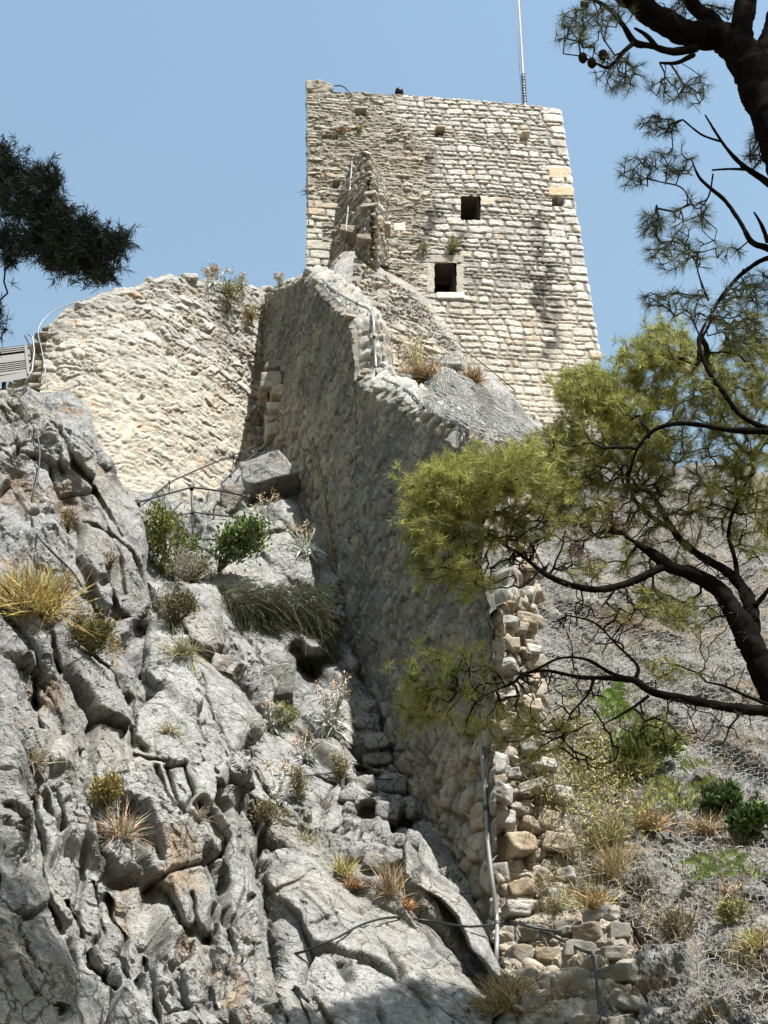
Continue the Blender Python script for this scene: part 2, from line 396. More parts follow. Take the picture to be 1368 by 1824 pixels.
def mass(name, poly, ctrl, edge=(60, 1.4), step=1.9, style='mixed', amp=1.0, cracks=(), caves=(), jag=9, fn=None, axis=(0.42, -0.42, -0.80), seed=0, build=True, tint=None, parent=None, flat=False):
    """a body of rock whose outline is poly: rounded away at the rim, with real relief, gullies and hollows"""
    poly = np.asarray(poly, float)
    x0, y0 = poly.min(0)-12; x1, y1 = poly.max(0)+12
    gx = np.arange(x0, x1, step); gy = np.arange(y0, y1, step); px, py = np.meshgrid(gx, gy)
    q3 = np.stack([px/70, py/70, np.full_like(px, seed+1.7)], -1)
    wx = fbm(q3, 4, 0.5)*jag*2; wy = fbm(q3+31, 4, 0.5)*jag*2
    sx = fbm(q3, 2, 0.4)*jag*2; sy = fbm(q3+31, 2, 0.4)*jag*2
    ax, ay = px+sx, py+sy
    cut = inside(px+wx, py+wy, poly)
    ins = inside(ax, ay, poly); d = segdist(ax, ay, poly, True); sd = np.where(ins, d, -d)
    Y = tps(ctrl)(px, py); P0 = U(px, py, Y)
    t = np.clip(sd/edge[0], 0, 1)
    Y = Y+edge[1]*(0.55*(1-t)**2+0.45*(1-t)**5)
    for pl, wd, dp in cracks:
        dd = segdist(px+sx*1.3, py+sy*1.3, pl); Y = Y+dp*0.80*np.exp(-(dd/(wd*1.05))**2)*(0.75+0.5*fbm(q3*2+7, 2))
    for cx, cy, rx, ry, dp in caves:
        rr = np.sqrt(((ax-cx)/rx)**2+((ay-cy)/ry)**2); Y = Y+dp*0.45*(1-sstep(0.2, 1.2, rr))
    Yb = tps(ctrl)(px, py); P0 = U(px, py, Yb+(Y-Yb)*0.12); gy_, gx_ = np.gradient(Y-Yb, step); calm = boxblur(1/(1+(np.hypot(gx_, gy_)/0.022)**2), 2)
    P = U(px, py, Y); n = broad_n(P)
    h, c = (fn or (lambda p: rock_h(p, amp, style, axis)))(P0)
    fade = sstep(0, 0.25, t)
    P = P+n*(h*(0.3+0.7*fade)*(0.2+0.8*calm)+0.02*ridged(P*4, 3)*(1-calm))[..., None]
    for cx, cy, rx, ry, dp in caves:
        rr = np.sqrt(((ax-cx)/rx)**2+((ay-cy)/ry)**2); k = (1-sstep(0.6, 1.1, rr))
        c = mixc(c, (0.42, 0.30, 0.18), k*0.65*sstep(-0.3, 0.2, fbm(P*3, 3)))
    if tint is not None: c = c*np.asarray(tint)
    return mk(name, P.reshape(-1, 3), gridfaces(*px.shape, keep=(sd > 0) & (cut | (sd > 14))), 'rock', parent, c, flat)

# fin wall plane (long ruined curtain wall that climbs to the tower)
FA = U(475., 790., 21.0); FB = U(870., 1640., 13.0)
FD = FB-FA; FD[2] = 0; FL = np.linalg.norm(FD); FD /= FL
FN = np.array([FD[1], -FD[0], 0.0])          # faces left and towards the viewer
def fin(px, py): return on_plane(px, py, FA, FN)
def finY(px, py): return float(fin(float(px), float(py))[1])
# ------------------------------------------------------------------ ground and terrain
def plain(name, pts, quads, m, kind=None, parent=None):
    o = mk(name, pts, quads, m, parent); 
    if kind: o['kind'] = kind
    return o
g = plain('ground', [(-300, -300, 0), (300, -300, 0), (300, 500, 0), (-300, 500, 0)], [(0, 1, 2, 3)], 'ground', 'structure')

TCTRL = [(-300, 2000, 8.2), (-300, 1500, 10.5), (-300, 900, 15), (60, 900, 15), (60, 1300, 12.2), (60, 1900, 9.2),
         (250, 900, 17.6), (250, 1300, 13.8), (250, 1824, 10.6), (360, 915, 18.6), (470, 800, 20.6), (470, 950, 18.3), (430, 1200, 15.4), (440, 1400, 13.9), (450, 1600, 12.3), (480, 1850, 11.0),
         (540, 900, finY(540, 900)), (600, 1020, finY(600, 1020)), (640, 1160, finY(640, 1160)), (660, 1230, finY(660, 1230)), (720, 1400, finY(720, 1400)), (780, 1500, finY(780, 1500)), (860, 1680, finY(860, 1680)),
         (560, 1220, 15.5), (600, 1350, 14.6), (600, 1520, 13.4), (700, 1600, 12.7), (700, 1800, 11.6), (880, 1824, 12.0),
         (900, 1400, 15.2), (1030, 1300, 16.2), (1040, 1500, 14.2), (1140, 1650, 12.7), (1150, 1824, 11.4), (1368, 1824, 10.4), (1368, 1500, 13.6), (1200, 1400, 15.0), (1368, 1200, 17.4),
         (1200, 1150, 17.8), (1000, 1100, 18.2), (1100, 1000, 19.8), (850, 800, 20.6), (1000, 850, 22.6), (1200, 850, 23.5), (1368, 900, 23.5), (1700, 900, 24), (1700, 1400, 15), (1700, 1900, 10), (1000, 760, 24.2), (800, 640, 22.5), (700, 600, 22.3), (560, 640, 22.5)]
TY = tps(TCTRL)
TENV = {}
def tenv(px, py):
    px = np.asarray(px, float); i = np.interp(px, TENV['gx'], np.arange(len(TENV['gx']))); tp = np.interp(px, TENV['gx'], TENV['top']); n = TENV['n']
    j = np.clip((py-tp)/(1900-tp)*(n-1), 0, n-1.001); i = np.clip(i, 0, len(TENV['gx'])-1.001); a = i.astype(int); b = j.astype(int); fa = i-a; fb = j-b; E = TENV['env']
    return (E[b, a]*(1-fa)+E[b, a+1]*fa)*(1-fb)+(E[b+1, a]*(1-fa)+E[b+1, a+1]*fa)*fb
def terrain():
    step = 2.2
    gx = np.concatenate([np.arange(-720, -20, 10.0), np.arange(-20, 1390, step), np.arange(1395, 1800, 9.0)])
    top = np.interp(gx, [-420, -50, 60, 250, 360, 470, 545, 700, 830, 1000, 1130, 1200, 1290, 1368, 1800], [900, 850, 780, 870, 905, 800, 690, 640, 690, 775, 800, 845, 820, 850, 900])
    n = 500; t = np.linspace(0, 1, n)
    px = np.tile(gx, (n, 1)); py = top[None]+(1900-top[None])*t[:, None]
    Y = TY(px, py); P0 = U(px, py, Y)
    wx = fbm(np.stack([px/70, py/70, np.full_like(px, 3.)], -1), 4)*14
    for pl, wd, dp in TCR:
        dd = segdist(px+wx, py+wx, pl); Y = Y+dp*np.exp(-(dd/wd)**2)
    P = U(px, py, Y); n_ = broad_n(P, 26)
    h, c = rock_h(P0, 1.0, 'mixed')
    # the gully floor is paler and bluish grey, the slope under the netting is earthier
    s = sstep(880, 1010, px)*sstep(760, 900, py)
    h = lerp(h, h*0.75+ridged(P*3.2, 5, .6)*0.08, s)
    c = mixc(c*0.9, (0.15, 0.13, 0.10), s*sstep(-0.4, 0.15, fbm(P*2.3+7, 4))*0.55)
    c = mixc(c, (0.34, 0.22, 0.11), s*sstep(0.05, 0.4, fbm(P*1.1+57, 4))*0.6)
    P = P+n_*h[..., None]
    env = P[..., 1].copy()
    for _ in range(6):
        p_ = np.pad(env, 1, 'edge'); env = np.minimum.reduce([p_[1:-1, 1:-1], p_[:-2, 1:-1], p_[2:, 1:-1], p_[1:-1, :-2], p_[1:-1, 2:]])
    env = boxblur(boxblur(env, 5), 5)-0.03
    TENV.update(gx=gx, top=top, n=n, env=env)
    # beyond the top the hill runs on backwards; below the foot it meets the ground
    a1 = P[0]+np.array([0, 2.5, 0.6]); a2 = P[0]+np.array([0, 14, -1.0]); a3 = P[0].copy(); a3[:, 1] += 40; a3[:, 2] = -1
    b1 = P[-1].copy(); b1[:, 1] -= 2.2; b1[:, 2] *= 0.35; b2 = P[-1].copy(); b2[:, 1] -= 3.6; b2[:, 2] = -0.3
    P = np.concatenate([a3[None], a2[None], a1[None], P, b1[None], b2[None]]); c = np.concatenate([c[:1]]*3+[c]+[c[-1:]]*2)
    o = mk('terrain_slope', P.reshape(-1, 3), gridfaces(*P.shape[:2]), 'rock', None, c, False); o['kind'] = 'structure'
TCR = [([(600, 1000), (628, 1080), (640, 1150), (650, 1230), (680, 1280)], 9, 0.5),
       ([(600, 1130), (590, 1200), (545, 1205)], 18, 0.9), ([(520, 1170), (560, 1230)], 14, 0.6),
       ([(690, 1290), (730, 1400), (745, 1470), (700, 1490), (640, 1470)], 16, 0.55), ([(640, 1380), (700, 1430)], 10, 0.4),
       ([(560, 880), (575, 940), (600, 1000)], 7, 0.35), ([(800, 1500), (850, 1620), (870, 1680)], 10, 0.5)]
terrain()

def struct_mass(*a, **k):
    k.setdefault('flat', False)
    o = mass(*a, **k); o['kind'] = 'structure'; return o

# upper left cliff
struct_mass('cliff', [(-120, 690), (-10, 688), (20, 692), (45, 684), (62, 696), (95, 702), (118, 694), (140, 712), (166, 745), (180, 790), (205, 825), (222, 870), (247, 908), (254, 950), (262, 990), (264, 1040), (270, 1085), (262, 1130), (268, 1175), (290, 1240), (330, 1320), (400, 1420), (400, 1560), (-120, 1560)],
     [(-100, 690, 13.6), (0, 700, 13.8), (60, 705, 14.2), (130, 720, 14.2), (250, 920, 13.9), (130, 800, 13.3), (0, 800, 12.9), (0, 880, 12.7), (100, 900, 13.0), (265, 1080, 13.2), (180, 1000, 12.7), (60, 930, 12.2), (0, 1000, 11.6), (100, 1080, 11.9), (150, 1250, 11.6), (260, 1200, 12.6), (0, 1300, 10.5), (200, 1450, 11.6), (380, 1450, 12.4), (0, 1500, 10.3), (-100, 1100, 11.0)],
     edge=(50, 0.8), step=1.5, jag=6, axis=(0.5, -0.35, -0.8), amp=0.85, tint=(0.84, 0.84, 0.86),
     cracks=[([(0, 865), (60, 830), (120, 850), (135, 900), (125, 960)], 18, 0.35), ([(10, 905), (40, 940), (110, 930), (128, 900)], 13, 0.6), ([(118, 930), (122, 1000), (160, 1040), (180, 1130)], 9, 0.5),
             ([(105, 785), (150, 850), (190, 900), (215, 960)], 5, 0.28), ([(130, 830), (185, 905), (200, 1000), (225, 1060)], 5, 0.3), ([(150, 760), (205, 860), (235, 930)], 4, 0.2), ([(60, 720), (100, 780), (110, 850)], 4, 0.12),
             ([(185, 1040), (215, 1090), (240, 1120), (235, 1180)], 9, 0.45), ([(245, 1120), (248, 1190), (262, 1230)], 10, 0.5), ([(0, 1075), (30, 1130), (50, 1200), (60, 1290)], 6, 0.4), ([(70, 1110), (95, 1160), (110, 1200)], 6, 0.4),
             ([(0, 800), (60, 790), (100, 810)], 6, 0.12), ([(100, 1270), (40, 1250), (30, 1200)], 8, 0.3), ([(130, 1130), (180, 1190), (230, 1250)], 7, 0.3), ([(150, 940), (200, 960), (235, 1010)], 4, 0.22)],
     caves=[(35, 890, 45, 42, 0.75), (105, 885, 28, 40, 0.4), (145, 925, 22, 25, 0.35), (75, 1235, 45, 35, 0.35), (215, 1160, 18, 34, 0.3)])
# long rounded ridge in the middle left
struct_mass('cliff_ridge', [(255, 1030), (290, 1040), (325, 1110), (345, 1160), (400, 1200), (440, 1245), (460, 1268), (463, 1300), (450, 1318), (440, 1345), (445, 1380), (428, 1410), (420, 1440), (436, 1490), (448, 1540), (462, 1590), (470, 1660), (478, 1700), (488, 1760), (520, 1860), (-80, 1860), (-80, 1330), (60, 1350), (160, 1290), (230, 1250), (262, 1150)],
     [(260, 1060, 13.7), (300, 1150, 13.3), (380, 1220, 13.0), (455, 1275, 13.2), (330, 1300, 12.1), (420, 1400, 12.3), (240, 1330, 11.6), (350, 1450, 11.5), (440, 1550, 11.7), (460, 1700, 10.7), (300, 1600, 10.6), (380, 1650, 10.9), (480, 1850, 9.9), (300, 1850, 9.3), (150, 1850, 8.9), (0, 1850, 8.3), (0, 1600, 9.2), (150, 1600, 10.0), (100, 1400, 10.9), (-60, 1400, 10.3)],
     edge=(42, 0.8), jag=6, style='mixed', amp=0.8, step=1.5, seed=4, axis=(0.22, -0.35, -0.9),
     cracks=[([(232, 1310), (240, 1350), (290, 1370), (300, 1440), (340, 1480)], 4, 0.25), ([(275, 1380), (285, 1440), (300, 1470)], 5, 0.25), ([(345, 1440), (385, 1510), (392, 1600), (372, 1680)], 9, 0.6), ([(270, 1600), (300, 1640), (360, 1670), (380, 1720), (375, 1800)], 12, 0.75),
             ([(200, 1590), (220, 1650), (215, 1700), (240, 1770)], 10, 0.55), ([(60, 1370), (60, 1470), (75, 1600), (100, 1680), (110, 1740)], 9, 0.7), ([(140, 1480), (150, 1560), (135, 1640)], 8, 0.35), ([(165, 1330), (160, 1420), (180, 1500)], 6, 0.3),
             ([(360, 1260), (390, 1320), (415, 1360)], 3.5, 0.12), ([(170, 1680), (180, 1750), (170, 1820)], 7, 0.35), ([(440, 1600), (455, 1680), (460, 1780)], 6, 0.4), ([(310, 1740), (330, 1800)], 9, 0.4), ([(235, 1440), (260, 1500), (265, 1590)], 8, 0.35), ([(262, 1595), (300, 1560), (350, 1550), (385, 1535)], 3, 0.2), ([(100, 1400), (110, 1480), (95, 1560)], 5, 0.3), ([(20, 1400), (40, 1480)], 5, 0.25), ([(260, 1690), (268, 1760), (285, 1824)], 6, 0.4), ([(330, 1600), (345, 1650)], 5, 0.3), ([(400, 1620), (410, 1700), (400, 1780)], 6, 0.4), ([(425, 1500), (432, 1580), (425, 1650)], 4, 0.25), ([(290, 1380), (320, 1370), (330, 1420), (315, 1470)], 3, 0.2), ([(175, 1560), (190, 1620), (180, 1690)], 5, 0.3), ([(120, 1600), (140, 1660), (150, 1730), (190, 1780)], 5, 0.35), ([(240, 1290), (236, 1330), (260, 1345)], 6, 0.4)],
     caves=[(300, 1560, 70, 75, 0.35), (225, 1620, 28, 40, 0.3), (420, 1760, 30, 45, 0.35), (330, 1700, 22, 26, 0.4)])
# smooth flank of the ridge
struct_mass('cliff_flank', [(265, 1080), (300, 1110), (330, 1160), (395, 1205), (430, 1245), (462, 1270), (462, 1308), (440, 1320), (420, 1370), (400, 1410), (370, 1400), (330, 1370), (280, 1330), (245, 1290), (250, 1200)],
     [(265, 1100, 13.2), (330, 1180, 12.9), (455, 1280, 12.75), (300, 1300, 11.9), (400, 1400, 11.85), (360, 1290, 12.2), (250, 1280, 12.1)], edge=(26, 0.35), jag=4, style='smooth', amp=0.40, seed=9,
     cracks=[([(345, 1170), (365, 1240), (385, 1300), (400, 1350)], 4, 0.16), ([(270, 1290), (330, 1330), (380, 1380)], 4, 0.14), ([(290, 1180), (300, 1230)], 4, 0.1), ([(300, 1250), (240, 1250)], 5, 0.2)])
struct_mass('cliff_buttress', [(-90, 1250), (-5, 1262), (22, 1300), (42, 1345), (48, 1400), (60, 1450), (62, 1520), (85, 1580), (92, 1640), (120, 1690), (140, 1740), (150, 1860), (-90, 1860)],
     [(-60, 1290, 9.4), (0, 1300, 9.4), (50, 1450, 9.1), (90, 1600, 8.5), (0, 1600, 8.2), (130, 1800, 8.0), (0, 1850, 7.4), (-80, 1800, 7.4)], edge=(45, 1.2), jag=6, seed=14, tint=(0.8, 0.8, 0.8),
     cracks=[([(0, 1450), (40, 1520), (60, 1600)], 6, 0.25), ([(20, 1640), (60, 1700), (80, 1800)], 8, 0.35), ([(0, 1560), (30, 1600), (35, 1680)], 6, 0.2)])
# blocky mass between the ridge and the curtain wall
struct_mass('cliff_block', [(425, 884), (455, 872), (508, 862), (540, 905), (548, 950), (575, 975), (583, 1010), (584, 1060), (590, 1130), (570, 1158), (520, 1150), (470, 1165), (400, 1150), (352, 1125), (335, 1060), (345, 985), (365, 930), (410, 905)],
     [(440, 880, 18.6), (510, 870, 18.4), (440, 960, 17.5), (540, 930, 17.6), (580, 1000, 16.9), (500, 1050, 16.4), (585, 1120, 16.3), (500, 1150, 16.0), (380, 1000, 16.6), (380, 1130, 15.6)], edge=(34, 1.3), jag=5, style='smooth', amp=0.6, seed=21,
     cracks=[([(430, 955), (500, 962), (545, 958)], 5, 0.25), ([(500, 870), (480, 930)], 5, .12), ([(555, 1050), (585, 1055)], 3, 0.2), ([(400, 1060), (440, 1130), (460, 1160)], 8, 0.3), ([(420, 1090), (470, 1110), (520, 1150)], 10, 0.3)])
struct_mass('cliff_lobe', [(318, 1042), (352, 1040), (378, 1060), (396, 1100), (401, 1150), (385, 1178), (352, 1170), (325, 1150), (300, 1100)],
     [(320, 1050, 14.8), (390, 1100, 14.8), (390, 1160, 14.5), (330, 1150, 14.2)], edge=(28, 0.9), jag=3, style='smooth', amp=0.5, seed=24)
# sloping slab under the silver plants
struct_mass('cliff_slab', [(428, 1262), (470, 1235), (520, 1248), (560, 1218), (600, 1222), (628, 1255), (640, 1320), (622, 1380), (640, 1440), (612, 1490), (570, 1505), (520, 1488), (470, 1478), (430, 1440), (420, 1380), (440, 1320)],
     [(440, 1270, 15.0), (600, 1230, 15.2), (630, 1320, 14.8), (620, 1470, 13.7), (450, 1460, 13.1), (440, 1360, 14.0), (530, 1380, 14.0)], edge=(26, 0.9), jag=5, style='smooth', amp=0.55, seed=31,
     cracks=[([(560, 1380), (600, 1400), (570, 1460), (575, 1500)], 3.5, 0.2), ([(470, 1290), (520, 1330), (530, 1380)], 3, 0.08), ([(595, 1300), (610, 1370)], 4, 0.14)])
struct_mass('cliff_apron', [(452, 1530), (470, 1492), (520, 1480), (560, 1500), (600, 1545), (640, 1570), (700, 1592), (735, 1625), (790, 1660), (830, 1710), (870, 1760), (905, 1770), (950, 1790), (975, 1870), (490, 1870), (475, 1740), (462, 1640)],
     [(460, 1510, 12.9), (540, 1500, 13.0), (640, 1580, 12.7), (730, 1640, 12.4), (860, 1770, 11.9), (500, 1700, 11.5), (650, 1750, 11.4), (500, 1860, 10.5), (700, 1860, 10.8), (930, 1860, 11.3), (560, 1600, 12.1)], edge=(40, 1.2), jag=5, style='smooth', amp=0.55, seed=36,
     cracks=[([(460, 1590), (500, 1592), (550, 1570), (560, 1555)], 4, 0.15), ([(480, 1770), (510, 1824)], 7, 0.4), ([(525, 1765), (570, 1810), (610, 1850)], 6, 0.3), ([(640, 1730), (720, 1760), (760, 1800)], 4, 0.12), ([(600, 1600), (640, 1640), (655, 1690)], 4, 0.1), ([(560, 1660), (600, 1640)], 6, .12)])
# leaning slab against the foot of the wall
struct_mass('cliff_leaning_slab', [(716, 1500), (724, 1478), (760, 1482), (792, 1486), (818, 1540), (846, 1600), (862, 1640), (880, 1690), (908, 1752), (890, 1762), (862, 1722), (836, 1690), (812, 1640), (782, 1612), (742, 1588), (716, 1560)],
     [(720, 1490, 13.1), (790, 1490, 13.9), (720, 1560, 12.7), (850, 1620, 13.0), (800, 1640, 12.3), (900, 1755, 12.0)], edge=(9, 0.7), jag=2.5, style='smooth', amp=0.22, seed=41)
struct_mass('cliff_stub', [(455, 1195), (490, 1180), (530, 1190), (540, 1225), (515, 1250), (470, 1248), (445, 1228)], [(460, 1200, 15.6), (530, 1200, 15.7), (500, 1240, 15.3)], edge=(22, 0.7), jag=3, style='smooth', amp=0.5, seed=44)
# ------------------------------------------------------------------ masonry
def blocks_h(u, v, P, rowh=0.20, wmin=0.20, wmax=0.52, seed=1, rough=1.0, relief=0.055, warp=0.05):
    """coursed squared rubble; returns height, edge mask, stone randoms"""
    r = np.random.default_rng(seed)
    vw = v+fbm(np.stack([u*0.55, v*0.9, np.full_like(u, seed*3.3)], -1), 3)*warp*1.6+fbm(np.stack([u*3, v*3, np.full_like(u, seed*1.3)], -1), 3)*warp*0.45+fbm(P*11, 3)*0.018
    uw = u+fbm(np.stack([u*3, v*3, np.full_like(u, seed*7.3)], -1), 3)*warp*0.8+fbm(P*11+7, 3)*0.02
    vmin = float(vw.min())-0.3; hs = rowh*r.choice([0.6, 0.8, 1.0, 1.1, 1.3], 400); edges = vmin+np.cumsum(hs)
    row = np.searchsorted(edges, vw); lo = np.where(row > 0, edges[row-1], vmin); hi = edges[row]
    e = np.zeros_like(u); R = np.zeros_like(u); S = np.zeros_like(u); cu = np.zeros_like(u); cv = np.zeros_like(u)
    umin = float(uw.min())-2.5
    for k in np.unique(row):
        m = row == k; ws = r.uniform(wmin, wmax, 260)*(0.75+0.5*hs[k]/rowh); ue = umin-r.uniform(0, .4)+np.cumsum(ws)
        j = np.searchsorted(ue, uw[m]); a = ue[np.maximum(j-1, 0)]; b = ue[j]
        rr = r.random(400); ss = r.random(400); inset = r.uniform(0.0, 0.030, 400)
        du = np.minimum(uw[m]-a, b-uw[m])-0.006; dv = np.minimum(vw[m]-lo[m], hi[m]-vw[m])
        rad = 0.055
        q = np.minimum(du, dv); c = np.where((du < rad) & (dv < rad), rad-np.hypot(rad-du, rad-dv), q)
        e[m] = sstep(0.002, 0.017, c-inset[j]); R[m] = rr[j]; S[m] = ss[j]; cu[m] = (uw[m]-(a+b)/2)/(b-a); cv[m] = (vw[m]-(lo[m]+hi[m])/2)/(hi[m]-lo[m])
    h = e*relief*(0.35+0.75*R)+e*(cu*(S-0.5)*0.03+cv*(R-0.5)*0.03)
    h = h+(ridged(P*8+seed, 4, 0.6)*0.015+fbm(P*21+seed, 3)*0.012)*rough*e+e*(np.abs(cu)+np.abs(cv) > 0.75-0.2*S)*-0.010+fbm(P*9, 3)*0.006
    return h, e, R, S

def ruled(A, B, ds=0.03, dt=0.03, fn=None, edge=0, flip=None, taper=0.0):
    """surface between two 3-D polylines with relief; returns P, faces, colours"""
    A = np.asarray(A, float); B = np.asarray(B, float)
    def res(Q, n):
        d = np.concatenate([[0], np.cumsum(np.linalg.norm(np.diff(Q, axis=0), axis=1))]); t = np.linspace(0, d[-1], n)
        return np.stack([np.interp(t, d, Q[:, i]) for i in range(3)], 1)
    n = max(2, int(max(np.linalg.norm(np.diff(A, axis=0), axis=1).sum(), np.linalg.norm(np.diff(B, axis=0), axis=1).sum())/ds)+1)
    m = max(2, int(np.linalg.norm(A[len(A)//2]-B[len(B)//2])/dt)+1)
    a = res(A, n); b = res(B, n); t = np.linspace(0, 1, m)[:, None, None]
    P = a[None]*(1-t)+b[None]*t; nn = smooth_n(normals(P), 2)
    h, c = fn(P)
    if taper:
        k = np.minimum(sstep(0, taper, t[..., 0]), sstep(0, taper, 1-t[..., 0])); h = h*k
    return P+nn*h[..., None], gridfaces(m, n), c

# -------- tower
TYAW = math.radians(8); TN = np.array([math.sin(TYAW), -math.cos(TYAW), 0]); TD = np.array([math.cos(TYAW), math.sin(TYAW), 0])
TP0 = U(547., 470., 24.0)
def tw(px, py): return on_plane(px, py, TP0, TN)
def tuv(px, py):
    p = tw(float(px), float(py)); return float((p-TP0)@TD), float(p[2])
tower = empty('stone_tower', (TP0[0]+3.5, TP0[1]+2, 18.0), 'tall pale square stone tower with two dark window openings above the ruined walls', 'tower')
TU0, TU1 = tuv(546, 300)[0], tuv(998, 200)[0]
ZT = tuv(700, 168)[1]; ZB = 17.5
def tower_face():
    ds = 0.021
    us = np.arange(TU0, TU1+ds/2, ds); vs = np.arange(ZB, ZT+0.001, ds)
    u, v = np.meshgrid(us, vs); P = TP0+u[..., None]*TD; P[..., 2] = v
    px, py = proj(P)
    hA, eA, RA, SA = blocks_h(u, v, P, 0.188, 0.13, 0.50, 5, 1.5, 0.034, 0.085)
    hB, eB, RB, SB = blocks_h(u, v, P, 0.095, 0.22, 0.70, 8, 1.6, 0.050, 0.075)
    hR, cR = rubble_h(P, 2.9, 0.09, 0.05, (0.56, 0.54, 0.48), mort=(0.34, 0.30, 0.24), grime=0.15, asp=(1, 1, 2.5))
    hB = lerp(hR, hB, sstep(-0.1, 0.3, fbm(P*1.1+77, 3))*0.8)
    hQ, eQ, RQ, SQ = blocks_h(u, v, P, 0.27, 0.38, 0.62, 12, 0.8, 0.05, 0.01)
    nz = fbm(P*0.9+4, 3)*60
    k = sstep(-25, 25, (px+nz*0.6)-(770-0.10*(py-300)-sstep(300, 190, py)*75))       # coursed part right, slaty rubble left
    k = np.maximum(k, sstep(560, 640, py+nz))
    # the dressed corners
    q = np.maximum(sstep(0.50, 0.44, TU1-u+0.13*np.sign(np.sin(v*6.3))), sstep(0.62, 0.56, u-TU0+0.2*np.sign(np.sin(v*4.3)))*sstep(330, 380, py))
    h = lerp(hB, hA, k); e = lerp(eB, eA, k); R = np.where(k > 0.5, RA, RB); S = np.where(k > 0.5, SA, SB)
    h = lerp(h, hQ, q); e = lerp(e, eQ, q); R = np.where(q > 0.5, RQ, R); S = np.where(q > 0.5, SQ, S)
    low = sstep(480, 640, py+nz*1.2)*(0.5+0.5*sstep(-.2, .2, fbm(P*1.4+9, 3)))
    h = h*(1-0.35*low)
    c = np.tile(np.array([0.68, 0.665, 0.625]), u.shape+(1,))*(0.70+0.42*R)[..., None]
    c = mixc(c, (0.50, 0.47, 0.39), (1-k)*0.65*(0.5+0.8*S))
    cr_ = (1-k)*(1-q)*0.85; c = c*(1-cr_)[..., None]+cR*1.08*cr_[..., None]
    c = mixc(c, (0.66, 0.58, 0.46), low*0.5)
    c = mixc(c, (0.58, 0.44, 0.29), (S > 0.93)*0.5+(sstep(0.2, 0.5, fbm(P*1.2+21, 3)))*0.35)
    c = mixc(c, (0.40, 0.23, 0.11), np.exp(-(((px-705-nz)/80)**2+((py-292)/18)**2))*0.7*sstep(-.2, .3, fbm(P*4, 3)))
    mort = mixc(np.tile(np.array([0.24, 0.215, 0.175]), u.shape+(1,)), (0.50, 0.43, 0.33), low)
    c = c*e[..., None]+mort*(1-e)[..., None]
    f = fbm(P*6+2, 4); c = c*(1+0.20*f)[..., None]
    top = sstep(300, 180, py)*(1-k); c = mixc(c, (0.30, 0.29, 0.25), top*sstep(-.3, .3, f+fbm(P*2, 2))*0.6)
    # black weathering streaks
    st = np.zeros_like(u)
    for pl, wd, a in (([(962, 385), (955, 430), (975, 480), (960, 540), (985, 600), (975, 630)], 15, 0.85), ([(800, 370), (765, 385), (755, 420)], 16, 0.8), ([(820, 430), (800, 460)], 14, 0.9), ([(990, 560), (975, 500), (935, 490)], 14, 0.6), ([(880, 400), (900, 480), (890, 560)], 26, 0.25), ([(770, 275), (770, 330)], 10, .6), ([(790, 225), (785, 238)], 8, .6), ([(835, 470), (845, 540)], 12, .35)):
        d = segdist(px+fbm(P*3, 3)*16, py+fbm(P*3+9, 3)*16, pl); st = np.maximum(st, a*np.exp(-(d/wd)**2))
    st = st*sstep(-0.35, 0.25, fbm(P*5+60, 4)+0.3*(0.5-R)+0.35*st); c = mixc(c, (0.05, 0.047, 0.042), np.clip(st*(1.45-0.75*e*(R > 0.35)), 0, 1)*0.95)
    c = mixc(c, (0.20, 0.195, 0.185), sstep(0.08, 0.45, fbm(P*np.array([2.2, 2.2, 0.9])+91, 4))*0.40)
    # window surround: flat dressed jambs, sill and the ochre blocks by the corner
    def rect(x0, y0, x1, y1, hh, cc, mixk=1.0, feather=2):
        nonlocal h, c
        m = sstep(0, feather, px-x0)*sstep(0, feather, x1-px)*sstep(0, feather, py-y0)*sstep(0, feather, y1-py)*mixk
        h = lerp(h, hh+fbm(P*12, 3)*0.008, m); c = mixc(c, cc, m*0.9)
    rect(759, 470, 777, 524, 0.05, (0.50, 0.46, 0.38)); rect(811, 472, 826, 524, 0.05, (0.45, 0.42, 0.36)); rect(776, 522, 828, 536, 0.07, (0.74, 0.72, 0.68)); rect(765, 455, 826, 471, 0.05, (0.42, 0.39, 0.33))
    rect(977, 300, 1014, 320, 0.05, (0.66, 0.50, 0.34)); rect(976, 334, 1022, 352, 0.06, (0.66, 0.51, 0.34)); rect(774, 231, 793, 238, 0.20, (0.55, 0.44, 0.32)); rect(926, 240, 943, 247, 0.20, (0.60, 0.46, 0.32)); rect(855, 352, 882, 368, 0.05, (0.62, 0.55, 0.45))
    rect(700, 398, 723, 414, 0.05, (.72, .70, .64)); rect(630, 192, 656, 199, 0.09, (.42, .40, .34)); rect(586, 240, 602, 244, 0.06, (.42, .40, .34))
    # putlog holes and slots, their inner shade painted near-black
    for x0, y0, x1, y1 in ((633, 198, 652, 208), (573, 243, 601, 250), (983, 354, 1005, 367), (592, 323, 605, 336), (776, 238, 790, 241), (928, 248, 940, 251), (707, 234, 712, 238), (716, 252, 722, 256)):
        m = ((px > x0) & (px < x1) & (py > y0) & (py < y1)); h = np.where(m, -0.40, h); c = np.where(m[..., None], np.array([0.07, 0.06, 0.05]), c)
    # ragged top
    top2 = np.interp(px, [540, 640, 700, 702, 965, 967, 1010], [168, 168, 171, 168, 188, 196, 200])
    keep = np.ones_like(u, bool)
    keep[-1] = True
    win = ((px > 821) & (px < 855) & (py > 351) & (py < 393)) | ((px > 774) & (px < 812) & (py > 471) & (py < 523))
    keep = ~win & (py > top2-2+fbm(P*4, 2)*3)
    edge = sstep(0, 0.05, np.minimum(u-TU0, TU1-u)+0.01)
    P = P+TN*(h*edge)[..., None]
    P = P+TD*(np.sign(u-3.4)*np.exp(-np.minimum(u-TU0, TU1-u)/0.05)*(h-0.02)*0.8)[..., None]
